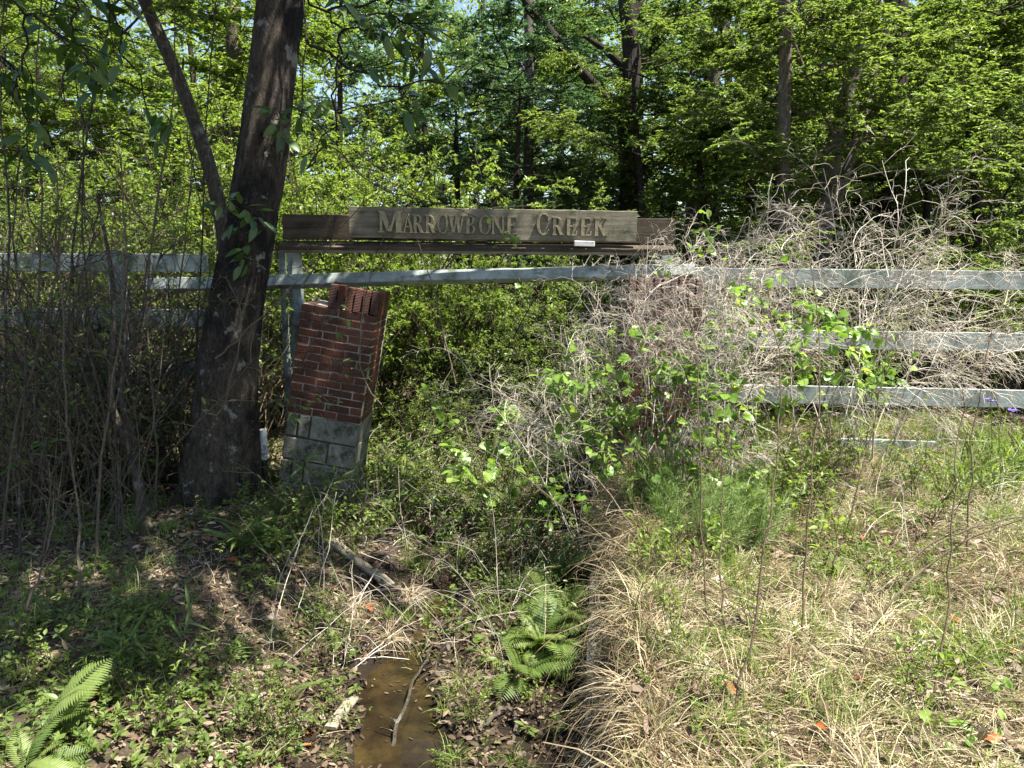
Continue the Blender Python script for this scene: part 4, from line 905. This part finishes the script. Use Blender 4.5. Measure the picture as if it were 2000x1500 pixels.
fern(gp(1060, 1275), 34, .75, 'large lacy green fern beside the concrete wall in the ditch', seed=1)
fern(gp(1105, 1215), 26, .75, 'fern clump pressed against the concrete wall behind the large fern', seed=2)
fern(gp(1085, 1140), 14, .75, 'fern clump at the back of the ditch fern patch under crossing canes', seed=12)
fern(gp(1010, 1330), 8, .7, 'small fern spreading low in front of the large ditch fern', seed=3)
fern(gp(100, 1440), 9, .55, 'bright sunlit fern with one upright frond in the bottom left corner', [-.3, -.6, .2, -1.4], seed=4)
fern(gp(60, 1500) + (0, -.02, 0), 10, .5, 'yellow green fern cut by the bottom left picture edge', [-1.3, -1.7, .6, -.9], seed=5)
fern(gp(765, 935), 10, .75, 'yellow green fern right behind the leaning pillar base', seed=6)
fern(gp(990, 985), 7, .7, 'shaded fern under the vine heap in the ditch', seed=7)
fern(gp(1100, 1000), 7, .8, 'fern standing left of the foot of the buried pillar', seed=8)
fern(gp(820, 930), 7, .7, 'second fern beyond the leaning pillar, farther along the ditch', seed=9)

# ------------------------------------------------------------------ cane grass tufts (strap leaves)
def cane_mesh(seed, n=16, L=(.16, .32), H=.35, ns=4):
    rg = np.random.default_rng(seed); g = G(); st = grow(rg, rg.normal(0, .02, (ns, 3)) * (1, 1, 0), rg.normal(0, .18, (ns, 3)) + (0, 0, 1), H * rg.uniform(.7, 1.1, ns), 6, (0, 0, -.1), .05)
    g.tubes(st, radii(ns, 6, .003, .0015), 4)
    leaves(rg, g, st, n, L, CANE, (.5, 1.2), (.45, 1), .8, .05, .3); return g.mesh('cane_plant', M['leaf_cane'])
CN = [cane_mesh(1), cane_mesh(2, 24, (.14, .30), .45, 6), cane_mesh(3, 12, (.16, .29), .7, 2), cane_mesh(4, 40, (.16, .34), .22, 10)]
for (px, py, k, s, lb) in [(575, 985, 2, .95, 'tall cane tuft with drooping strap leaves before the pillar blocks'), (640, 1010, 1, 1.0, 'leafy cane plant in front of the leaning pillar foot'), (690, 1005, 1, .95, 'cane plant at the right corner of the leaning pillar foot'), (760, 960, 2, 1.15, 'tall thin cane reaching the brick edge of the leaning pillar'),
                           (470, 1090, 3, 1.0, 'dense strap leaf tuft on the bank below the trunk'), (540, 1085, 3, .9, 'strap leaf tuft between the trunk and the plank'), (330, 1340, 2, .75, 'single upright cane with lime leaf on the lower left bank'), (565, 1440, 2, .95, 'tall grass cane with broad pale blade left of the pool'), (60, 1010, 2, 1.3, 'broad bladed cane in shade by the left picture edge'), (110, 960, 2, 1.3, 'shaded cane with yellowed blades among the left thicket'), (440, 1330, 1, .5, 'small cane tuft on the sunlit lower left bank'), (250, 1300, 3, .75, 'dark sedge tuft beside the upright fern frond'),
                           (730, 1080, 2, .6, 'small green cane blade by the weathered plank')]:
    o = obj('cane_plant', CN[k], None, gp(px, py) - (0, 0, .01), lb, 'plant'); o.scale = (s,) * 3; o.rotation_euler.z = random.uniform(0, 6)

# grass clumps drooping in the ditch
def clump_mesh(seed, n=170, L=(.16, .34), mt='grass_dry'):
    rg = np.random.default_rng(seed); g = G(); b = rg.normal(0, .025, (n, 3)) * (1, 1, 0); d = rg.normal(0, .75, (n, 3)); d[:, 2] = 1
    ribbons(g, grow(rg, b, d, rg.uniform(*L, n), 6, (0, 0, -1.9), .06), rg.uniform(.003, .006, n), rg.random(n), rg); return g.mesh('grass_clump', M[mt])
CP = [clump_mesh(1), clump_mesh(2, 140, (.14, .28), 'grass_green'), clump_mesh(3, 200, (.2, .42)), clump_mesh(4, 150, (.12, .26), 'grass_green')]
cl = [(800, 1170, 0, 1.0), (830, 1190, 1, .8), (905, 1330, 2, .8), (920, 1400, 1, .7), (760, 1250, 0, .8), (890, 1490, 3, .9), (1000, 1495, 3, .8), (700, 1190, 0, .7), (650, 1480, 3, .6), (960, 1290, 0, .8), (1400, 1260, 1, .9), (1480, 1240, 1, 1.1), (1880, 1310, 1, 1.3), (1930, 1290, 1, 1.3), (1850, 1270, 3, 1.2), (1700, 1310, 2, .9), (1560, 1300, 2, .9), (1290, 1440, 2, .9), (1790, 1430, 3, 1.1), (1960, 1130, 2, 1.2), (1610, 1190, 0, 1.0), (1320, 1190, 0, .9), (300, 1300, 1, .9), (470, 1270, 1, .8), (90, 1330, 1, .9)]
cl.sort()
for i, (px, py, k, s) in enumerate(cl):
    o = obj('grass_clump', CP[k], None, gp(px, py) - (0, 0, .005), 'drooping grass clump on the ditch and bank floor, %s from the left' % ordn(i), 'grass clump', 'grass clumps'); o.scale = (s,) * 3; o.rotation_euler.z = random.uniform(0, 6)

# feathery green fennel
def feather_mesh(seed, H=.42):
    rg = np.random.default_rng(seed); g = G(); ns = 16
    st = grow(rg, rg.normal(0, .06, (ns, 3)) * (1, 1, 0), rg.normal(0, .35, (ns, 3)) + (0, 0, 1), H * rg.uniform(.6, 1.1, ns), 8, (0, 0, -.1), .05); g.tubes(st, radii(ns, 8, .003, .001), 3)
    br = child(rg, st, 420, (.1, 1), (.5, 1.1), (.06, .15), 5, 1, .15, (0, 0, 0), .12, .4); g.tubes(br, radii(420, 5, .0013, .0007), 3)
    tw = child(rg, br, 2600, (.1, 1), (.5, 1.0), (.02, .06), 3, 1, .1, (0, 0, 0), .1, .2); g.tubes(tw, radii(2600, 3, .0009, .0005), 3)
    return g.mesh('fennel', M['fennel'])
FE = [feather_mesh(1), feather_mesh(2, .5)]
for i, (px, py, s) in enumerate([(1280, 1010, 1.0), (1335, 1060, 1.0), (1400, 1075, 1.05), (1450, 1080, 1.05), (1310, 960, 1.0), (1470, 1010, .9)]):
    o = obj('fennel_plant', FE[i % 2], None, gp(px, py), 'feathery soft green fennel on the bank edge, ' + ['nearest the dark wall corner', 'lower one beside the dark ditch edge', 'lower middle one among tall stems', 'lower one farthest from the ditch', 'behind the others near the pillar foot', 'upper one farthest from the ditch'][i], 'plant', 'feathery fennel plants'); o.scale = (s,) * 3; o.rotation_euler.z = i * 1.3

# strap leaved flower clump at the right
def strap_mesh(seed):
    rg = np.random.default_rng(seed); g = G(); n = 120; b = rg.normal(0, .09, (n, 3)) * (1, 1, 0); d = rg.normal(0, .4, (n, 3)); d[:, 2] = 1
    ribbons(g, grow(rg, b, d, rg.uniform(.3, .62, n), 7, (0, 0, -1.3), .05), rg.uniform(.012, .022, n), rg.random(n), rg); return g.mesh('strap_leaves', M['grass_green'])
sm = strap_mesh(1)
PET = leaf_t(.8, .1, .1, 4)
for i, (px, py, fl_, lb) in enumerate([(1930, 940, [(1935, 783)], 'strap leaved clump with a purple flower below the lowest rail'), (1990, 930, [(1978, 803)], 'strap leaved clump with purple flower cut by the right edge'), (1885, 960, [], 'strap leaved green clump without flowers under the right rails')]):
    p = gp(px, py); e = empty('spiderwort', p, lb, 'plant'); o = obj('strap_leaves', sm, e); o.rotation_euler.z = i * 2
    for q in fl_:
        c = at(q[0], q[1], p[1] - .1); g = G(); g.tubes(np.stack([np.zeros(3), (c - p) * .5 + (0.02, 0, .02), c - p])[None], radii(1, 3, .004, .003), 4); obj('stem', g.mesh('stem', M['grass_green']), e)
        rg = np.random.default_rng(i); g = G(); a = np.arange(8) * .785; d = np.stack([np.cos(a), np.sin(a), rg.uniform(.1, .6, 8)], 1)
        g.inst(PET[0], PET[1], np.repeat((c - p)[None], 8, 0) + rg.normal(0, .012, (8, 3)), frames(d, np.repeat([[0, 0, 1.]], 8, 0)), np.full(8, .045), rg.random(8)); obj('flower', g.mesh('flower', M['flower']), e)

# ------------------------------------------------------------------ seedlings picked out singly
def seed_mesh(seed, n=9, L=(.05, .09), H=.16):
    rg = np.random.default_rng(seed); g = G(); st = grow(rg, np.zeros((2, 3)), rg.normal(0, .2, (2, 3)) + (0, 0, 1), np.array([H, H * .8]), 5, (0, 0, 0), .08); g.tubes(st, radii(2, 5, .0025, .0015), 4)
    leaves(rg, g, st, n, L, BIG, (.8, 1.4), (.4, 1), .5, .05, .25); return g.mesh('seedling', M['leaf_mid'])
SD = [seed_mesh(1), seed_mesh(2, 12, (.04, .07), .22), seed_mesh(3, 7, (.06, .10), .12)]
sd = [(180, 1250, 1), (560, 1010, 1), (545, 980, 0), (205, 1070, 0), (130, 1180, 2), (360, 1100, 0), (290, 1010, 1), (390, 1350, 0), (380, 1300, 2), (220, 1350, 2), (330, 1440, 0), (500, 1140, 0), (40, 1310, 2), (650, 1260, 2), (660, 1310, 1), (640, 1230, 0), (935, 1280, 2), (940, 1310, 0), (990, 1250, 2), (1080, 1450, 0), (1020, 1440, 2), (620, 1370, 1), (480, 1430, 1), (300, 1200, 2), (250, 1150, 1), (1230, 1230, 1), (1500, 1100, 0), (1420, 1090, 2), (1230, 1330, 1), (1620, 1120, 2), (1760, 1150, 1), (700, 1370, 0), (110, 1400, 2), (420, 1240, 1)]
sd.sort()
for i, (px, py, k) in enumerate(sd):
    o = obj('seedling', SD[k], None, gp(px, py), 'small leafy seedling rooted in the leaf litter, %s from the left' % ordn(i), 'seedling', 'seedlings in the litter'); s = random.uniform(.7, 1.15); o.scale = (s,) * 3; o.rotation_euler.z = random.uniform(0, 6)

# ------------------------------------------------------------------ bare stems, sticks, canes
def stick(name, pts, r0, r1, mt, label, cat, tw=0, twl=(.1, .3), seed=0, group=None, k=16, tapertw=.45):
    rg = np.random.default_rng(seed); pts = np.asarray(pts, float); s = np.linspace(0, 1, k); ss = np.linspace(0, 1, len(pts))
    c = np.stack([np.interp(s, ss, pts[:, i]) for i in range(3)], 1)
    for _ in range(3): c[1:-1] = (c[:-2] + 2 * c[1:-1] + c[2:]) / 4
    c[1:-1] += rg.normal(0, .006, (k - 2, 3)); org = c[0].copy(); P_ = (c - org)[None]; g = G(); g.tubes(P_, radii(1, k, r0, r1), 6)
    if tw:
        t_ = child(rg, P_, tw, (.25, 1), (.5, 1.2), twl, 6, 1, .05, (0, 0, -.1), .16, .3); g.tubes(t_, radii(tw, 6, r1 * 1.0, r1 * .4), 3)
        t2 = child(rg, t_, tw * 2, (.3, 1), (.5, 1.2), (twl[0] * .4, twl[1] * .5), 5, 1, 0, (0, 0, 0), .2, .3); g.tubes(t2, radii(tw * 2, 5, r1 * .6, r1 * .3), 3)
    o = obj(name, g.mesh(name, M[mt], True), None, org, label, cat, group); return o
# tall thin stems on the right bank
tall = [((1435, 1400), [(1470, 1200), (1510, 1000), (1518, 850), (1530, 760), (1500, 560)]), ((1563, 1255), [(1570, 1080), (1590, 900), (1600, 760), (1605, 650), (1575, 480)]), ((1820, 1380), [(1845, 1240), (1862, 1050), (1868, 900), (1880, 760)]), ((1380, 1215), [(1370, 1050), (1365, 850), (1360, 700), (1345, 560)]),
        ((1425, 1270), [(1405, 1140), (1412, 1000), (1408, 850)]), ((1598, 1200), [(1640, 1080), (1690, 900), (1720, 760), (1735, 640)]), ((1300, 960), [(1300, 850), (1310, 700), (1300, 600)]), ((1890, 1110), [(1893, 950), (1905, 800), (1930, 650), (1985, 520)]), ((1330, 1000), [(1335, 850), (1345, 700), (1335, 590)]), ((1990, 900), [(1940, 760), (1860, 640), (1800, 560), (1760, 520)])]
tall.sort(key=lambda t: t[0][0])
for i, (b0_, up_) in enumerate(tall):
    b = gp(*b0_); P_ = [b] + [at(a, c, b[1] + .12 * (j + 1)) for j, (a, c) in enumerate(up_)]
    stick('bare_stem', P_, .0055, .0020, 'stem_brown', 'tall bare thin stem rising from the dry grass, %s from the left' % ordn(i), 'stem', 9, (.1, .35), 600 + i, 'tall bare stems on the dry bank')
# arching dry canes over the ditch
for i, (P_, r0, r1, lb) in enumerate([
    ([gp(1300, 1130), at(1230, 1010, 4.9), at(1130, 900, 5.3), at(1010, 830, 5.8), at(920, 818, 6.0), at(880, 840, 6.1)], .007, .003, 'long pale arching cane crossing the ditch toward the vine heap, upper one'),
    ([gp(1320, 1150), at(1160, 1035, 4.9), at(1030, 935, 5.4), at(940, 870, 5.8), at(890, 860, 6.)], .006, .0025, 'long pale arching cane crossing the ditch just below another'),
    ([gp(1395, 1150), at(1260, 1075, 4.7), at(1080, 1020, 5.1), at(960, 1010, 5.4)], .005, .002, 'thin pale cane reaching low across the ditch from the bank'),
    ([gp(1340, 1240), at(1250, 1205, 4.4), at(1130, 1170, 4.7), at(1080, 1150, 4.8)], .004, .002, 'short pale cane poking from the bank above the fern'),
    ([gp(1290, 1140), at(1330, 1000, 4.9), at(1240, 880, 5.3), at(1180, 800, 5.6)], .004, .002, 'thin twig leaning from the bank toward the buried pillar'),
    ([gp(1690, 1190), at(1760, 1100, 3.9), at(1860, 1035, 3.9), at(2040, 1000, 3.9)], .007, .004, 'curved pale dry stick arching out of the right picture edge, upper'),
    ([gp(1680, 1240), at(1790, 1120, 3.8), at(1900, 1050, 3.75), at(2050, 985, 3.7)], .006, .0035, 'curved pale dry stick arching just beneath a similar one'),
    ([gp(1660, 1150), at(1700, 1080, 4.2), at(1800, 1040, 4.2), at(1960, 1030, 4.1)], .004, .002, 'thin pale stalk bent over the right bank grass'),
    ([gp(1190, 1440), at(1178, 1330, 3.5), at(1200, 1240, 3.6)], .004, .002, 'short pale twig standing against the concrete wall'),
    ([gp(850, 1180), at(780, 1040, 5.7), at(790, 980, 5.8), at(860, 920, 6.)], .003, .0015, 'thin twig curving over the ditch behind the plank')]):
    stick('dry_cane', P_, r0, r1, 'stem_pale', lb, 'stick', 5 if i < 3 else 3, (.15, .4), 640 + i)
# branch lying across the pool and a knotted root
stick('fallen_branch', [gp(765, 1490) + (0, 0, .03), at(770, 1440, 3.75), at(790, 1370, 4.05), at(820, 1310, 4.35), at(845, 1260, 4.6)], .013, .006, 'bark_grey', 'dark bent branch standing over the brown pool', 'branch', 2, (.05, .15), 660)
stick('exposed_root', [gp(935, 1430) + (0, 0, .01), gp(970, 1405) + (0, 0, .04), gp(1000, 1400) + (0, 0, .07), gp(1010, 1420) + (0, 0, .04), gp(1003, 1450)], .016, .010, 'bark_birch', 'pale crooked root loop on the ditch floor', 'root', 0, seed=661)
# thorny bare twigs before the trunk, sign and pillar
tw_ = [([at(590, 560, 5.75), at(640, 480, 5.7), at(700, 400, 5.65), at(760, 360, 5.6)], 'pale thorny twig slanting across the left end of the sign', 10),
       ([at(745, 790, 5.9), at(690, 720, 5.9), at(712, 600, 5.9), at(728, 500, 5.9), at(775, 420, 5.85), at(760, 300, 5.85)], 'long thin twig hanging in front of the leaning pillar', 10),
       ([at(890, 750, 5.9), at(860, 620, 5.9), at(835, 520, 5.9), at(800, 430, 5.85), at(780, 380, 5.8), at(650, 300, 5.8)], 'long thin twig slanting from sign letters into the opening', 12),
       ([at(395, 800, 5.6), at(430, 820, 5.55), at(465, 700, 5.55), at(480, 620, 5.55), at(440, 540, 5.6)], 'whitish thorny twig forked across the dark trunk', 12),
       ([at(420, 700, 5.6), at(470, 660, 5.55), at(530, 600, 5.6), at(590, 540, 5.7), at(640, 480, 5.7)], 'whitish thorny twig from the trunk toward the sign post', 12),
       ([at(600, 330, 5.7), at(640, 265, 5.7), at(690, 330, 5.7), at(760, 380, 5.75), at(850, 390, 5.8), at(960, 440, 5.9)], 'dark arching twig above the left half of the sign', 12),
       ([at(560, 200, 6.1), at(620, 240, 6.0), at(665, 290, 6.), at(680, 320, 6.)], 'dark side twig leaving the leaning trunk to the right', 6),
       ([at(590, -40, 5.9), at(600, 120, 5.9), at(585, 260, 5.9), at(570, 330, 5.95), at(600, 420, 5.95)], 'thin dark vine stem hanging beside the upper trunk', 8)]
for i, (P_, lb, nt2) in enumerate(tw_):
    stick('thorny_twig', P_, .0065, .0022, 'stem_pale' if 'dark' not in lb.split()[0:1] and 'thin dark' not in lb else 'twig', lb, 'twig', nt2, (.06, .28), 680 + i)
# crooked little tree and bare stems in the left thicket
ct = [gp(285, 1040) - (0, 0, .05), at(275, 970, 5.7), at(262, 900, 5.7), at(250, 860, 5.72), at(215, 800, 5.75), at(218, 700, 5.8), at(225, 560, 5.85), at(190, 380, 5.9)]
tree(ct, [.042, .04, .038, .036, .030, .024, .018, .008], 'small crooked grey forked tree in the shaded left thicket', None, bark='bark_grey', name='crooked_tree', flare=.2, sides=10, extra=[([at(262, 905, 5.7), at(258, 840, 5.6), at(235, 790, 5.55), at(240, 720, 5.5), at(252, 560, 5.5)], [.026, .024, .02, .016, .008])])
th = [(330, 905, [(320, 870), (328, 800), (325, 700), (290, 560), (255, 380)]), (75, 1060, [(90, 850), (130, 640), (180, 470), (200, 400)]), (120, 1000, [(150, 800), (180, 600), (170, 420), (150, 250)]), (190, 1100, [(195, 900), (230, 700), (250, 500), (235, 300)]), (15, 1240, [(60, 1150), (90, 1060), (100, 990), (95, 900)]), (40, 1120, [(35, 900), (60, 700), (20, 500), (40, 300)]), (150, 1180, [(160, 1000), (120, 800), (130, 600), (90, 420)]), (300, 1000, [(310, 850), (280, 650), (300, 430), (330, 250)]), (350, 960, [(360, 800), (345, 600), (365, 420), (380, 300)]), (230, 1060, [(225, 900), (190, 750), (140, 560), (60, 430)]), (5, 1060, [(20, 850), (90, 640), (120, 480), (110, 330)]), (270, 1120, [(240, 1000), (215, 830), (260, 640), (320, 480)]), (60, 1000, [(70, 700), (90, 400), (60, 150), (90, -60)]), (130, 990, [(125, 700), (150, 350), (200, 100), (240, -60)]), (250, 980, [(270, 700), (300, 420), (345, 200), (340, -50)]), (370, 950, [(380, 760), (395, 480), (400, 200), (430, -60)]), (180, 1010, [(190, 760), (160, 500), (165, 220), (120, -50)]), (10, 1020, [(5, 700), (25, 400), (-10, 150), (20, -60)])]
th.sort()
for i, (px, py, up_) in enumerate(th):
    b = gp(px, py); stick('thicket_stem', [b] + [at(a, c, max(b[1], 5.0)) for a, c in up_], .010, .004, 'bark_grey' if i % 2 else 'stem_pale', 'bare twiggy stem in the shaded left thicket, %s from the left' % ordn(i), 'stem', 22, (.2, .6), 700 + i, 'bare stems of the left thicket')
# low dry branch leaning at the left edge
stick('dry_branch', [gp(10, 1330) + (0, 0, .03), at(40, 1210, 3.9), at(80, 1130, 4.1), at(105, 1040, 4.2), at(105, 960, 4.3)], .009, .004, 'stem_pale', 'pale dead branch leaning at the lower left picture edge', 'branch', 8, (.1, .3), 720)
stick('dry_branch', [gp(75, 1400), at(85, 1320, 3.6), at(120, 1210, 4.0), at(160, 1130, 4.3), at(185, 1060, 4.5)], .006, .003, 'stem_pale', 'thin pale dead branch standing behind the fern at lower left', 'branch', 4, (.1, .25), 721)

# ------------------------------------------------------------------ planks, pipe, orange leaves
def plank(a, b, wd, th_, label):
    A = gp(*a) + (0, 0, .04); B = gp(*b) + (0, 0, .03); board('plank', [A, (A + B) / 2 + (0, 0, .004), B], th_, wd, M['plank'], label=label, cat='plank', n=12, seed=int(a[0]))
plank((650, 1068), (722, 1122), .10, .025, 'weathered grey plank lying on the ditch bank by the pillar')
plank((726, 1124), (762, 1152), .10, .022, 'short broken plank piece at the lower end of the weathered plank')
plank((645, 1435), (690, 1372), .07, .02, 'weathered board at the left edge of the brown pool')
pp = at(514, 868, 6.35); e = empty('drain_pipe', (pp[0], pp[1], pp[2] - .15), 'short white plastic pipe stub beside the base of the trunk', 'pipe')
def cyl(r, h, ri=None, nn=24):
    a = np.arange(nn) * 2 * math.pi / nn; c = np.stack([np.cos(a), np.sin(a), np.zeros(nn)], 1); ri = ri or r * .85
    v = np.concatenate([c * r, c * r + (0, 0, h), c * ri + (0, 0, h), c * ri + (0, 0, h * .4)]); f = []
    for L in range(3):
        for i in range(nn): j = (i + 1) % nn; f += [(L * nn + i, L * nn + j, L * nn + nn + j), (L * nn + i, L * nn + nn + j, L * nn + nn + i)]
    for i in range(1, nn - 1): f.append((3 * nn, 3 * nn + i, 3 * nn + i + 1))
    return G().add(v, f)
obj('pipe', cyl(.034, .26).mesh('pipe', M['pvc'], False), e, (0, 0, .02)); o = obj('elbow', cyl(.042, .075).mesh('elbow', M['pvc'], False), e, (.0, 0, .085)); o.rotation_euler = (.9, .15, 0); obj('hose', cyl(.03, .35).mesh('hose', M['black'], False), e, (-.005, .01, -.30))
ol = G().add(*leaf_t(.42, .3, .2, 6)).mesh('fallen_leaf', M['leaf_orange'], True)
oc = [(735, 1385), (345, 1290), (405, 1290), (160, 1378), (590, 1470), (715, 1190), (910, 1040), (1000, 1330), (600, 1445), (1230, 1290), (1410, 1350), (1440, 1405), (1590, 1430), (1700, 1355), (1960, 1280), (1790, 1225), (1690, 1060), (440, 1105), (1250, 1290), (970, 1340), (1920, 1460), (1850, 1220)]
oc.sort()
for i, (px, py) in enumerate(oc):
    o = obj('fallen_leaf', ol, None, gp(px, py) + (0, 0, .035), 'orange brown fallen leaf lying on the litter, %s from the left' % ordn(i), 'leaf', 'orange fallen leaves'); s = random.uniform(.07, .11); o.scale = (s,) * 3; o.rotation_euler = (random.uniform(-.5, .5), random.uniform(-.5, .5), random.uniform(0, 6))

# ------------------------------------------------------------------ leafy weeds filling the gully and the fence foot
def weed_mesh(seed, H=.45, ns=7, nl=110, size=(.025, .05), tm=LEAF):
    rg = np.random.default_rng(seed); g = G(); st = grow(rg, rg.normal(0, .05, (ns, 3)) * (1, 1, 0), rg.normal(0, .4, (ns, 3)) + (0, 0, 1), H * rg.uniform(.5, 1.15, ns), 7, (0, 0, -.2), .10); g.tubes(st, radii(ns, 7, .0025, .001), 3, m=1)
    br = child(rg, st, ns * 5, (.2, 1), (.5, 1.1), (.08, .22), 5, 1, .1, (0, 0, -.2), .15, .3); g.tubes(br, radii(ns * 5, 5, .0015, .0007), 3, m=1)
    leaves(rg, g, np.concatenate([br, br]), nl, size, tm, (.5, 1.3), (.1, 1), .7, 0, .45); return g.mesh('leafy_weed', [M['leaf_mid'], M['twig']])
WD = [weed_mesh(1), weed_mesh(2, .6, 8, 170, (.02, .04)), weed_mesh(3, .35, 8, 130, (.03, .06)), weed_mesh(4, .8, 6, 160, (.03, .055), NAR), weed_mesh(5, .5, 9, 240, (.015, .03))]
rg = np.random.default_rng(900); wp = []
for (x0, x1, y0, y1, n, cols) in ((740, 1170, 880, 1010, 34, 'mbb'), (780, 1160, 860, 960, 18, 'mb'), (730, 1120, 1000, 1110, 16, 'md'), (560, 780, 990, 1070, 9, 'mb'), (960, 1150, 1080, 1380, 10, 'md'), (300, 640, 1060, 1330, 12, 'md'), (0, 330, 1080, 1480, 10, 'mb'), (600, 720, 1180, 1400, 9, 'm'), (860, 1150, 1060, 1250, 12, 'mb'), (900, 1130, 1380, 1500, 8, 'mb'), (430, 700, 1330, 1490, 10, 'mb'), (1260, 1560, 890, 1060, 16, 'b'), (1560, 2000, 880, 1040, 14, 'mb'), (1300, 2000, 1060, 1480, 10, 'b')):
    for _ in range(n): wp.append((rg.uniform(x0, x1), rg.uniform(y0, y1), {'m': 'leaf_mid', 'b': 'leaf_bright', 'd': 'leaf_dark'}[cols[int(rg.integers(0, len(cols)))]]))
wp.sort()
for i, (px, py, lf) in enumerate(wp):
    p = gp(px, py)
    if p[2] < -.97: continue
    o = obj('leafy_weed', WD[i % 5], None, p - (0, 0, .01), 'small leafy green weed rooted in the gully or bank, %s from the left' % ordn2(i), 'weed', 'leafy weeds in the gully and bank')
    k = rg.uniform(.7, 1.45) * (.62 if py > 1120 else 1); o.scale = (k,) * 3; o.rotation_euler.z = rg.uniform(0, 6); setmat(o, 0, M[lf])

rg = np.random.default_rng(910); g = G()
b = np.concatenate([ground_pts(rg, 260, -1.5, .8, 6.0, 8.6), ground_pts(rg, 120, -1.6, .3, 4.3, 6.2, lambda x, y: (x < wall_x(y) - .1) & (height(x, y) > -.97)), ground_pts(rg, 120, .9, 3.8, 4.6, 7.0)]); n = len(b)
p = grow(rg, b, rg.normal(0, .55, (n, 3)) + (0, 0, 1), rg.uniform(.25, 1.0, n), 7, (0, 0, -.9), .12); g.tubes(p, radii(n, 7, .0026, .001), 3)
tw = child(rg, p, 1300, (.3, 1), (.4, 1.1), (.08, .28), 5, 1, .1, (0, 0, -.4), .2, .2); g.tubes(tw, radii(len(tw), 5, .0013, .0006), 3)
obj('dry_stalks', g.mesh('dry_stalks', M['tendril_dry']), kind='stuff', label='fine dead stalks tangled through the gully growth and bank')
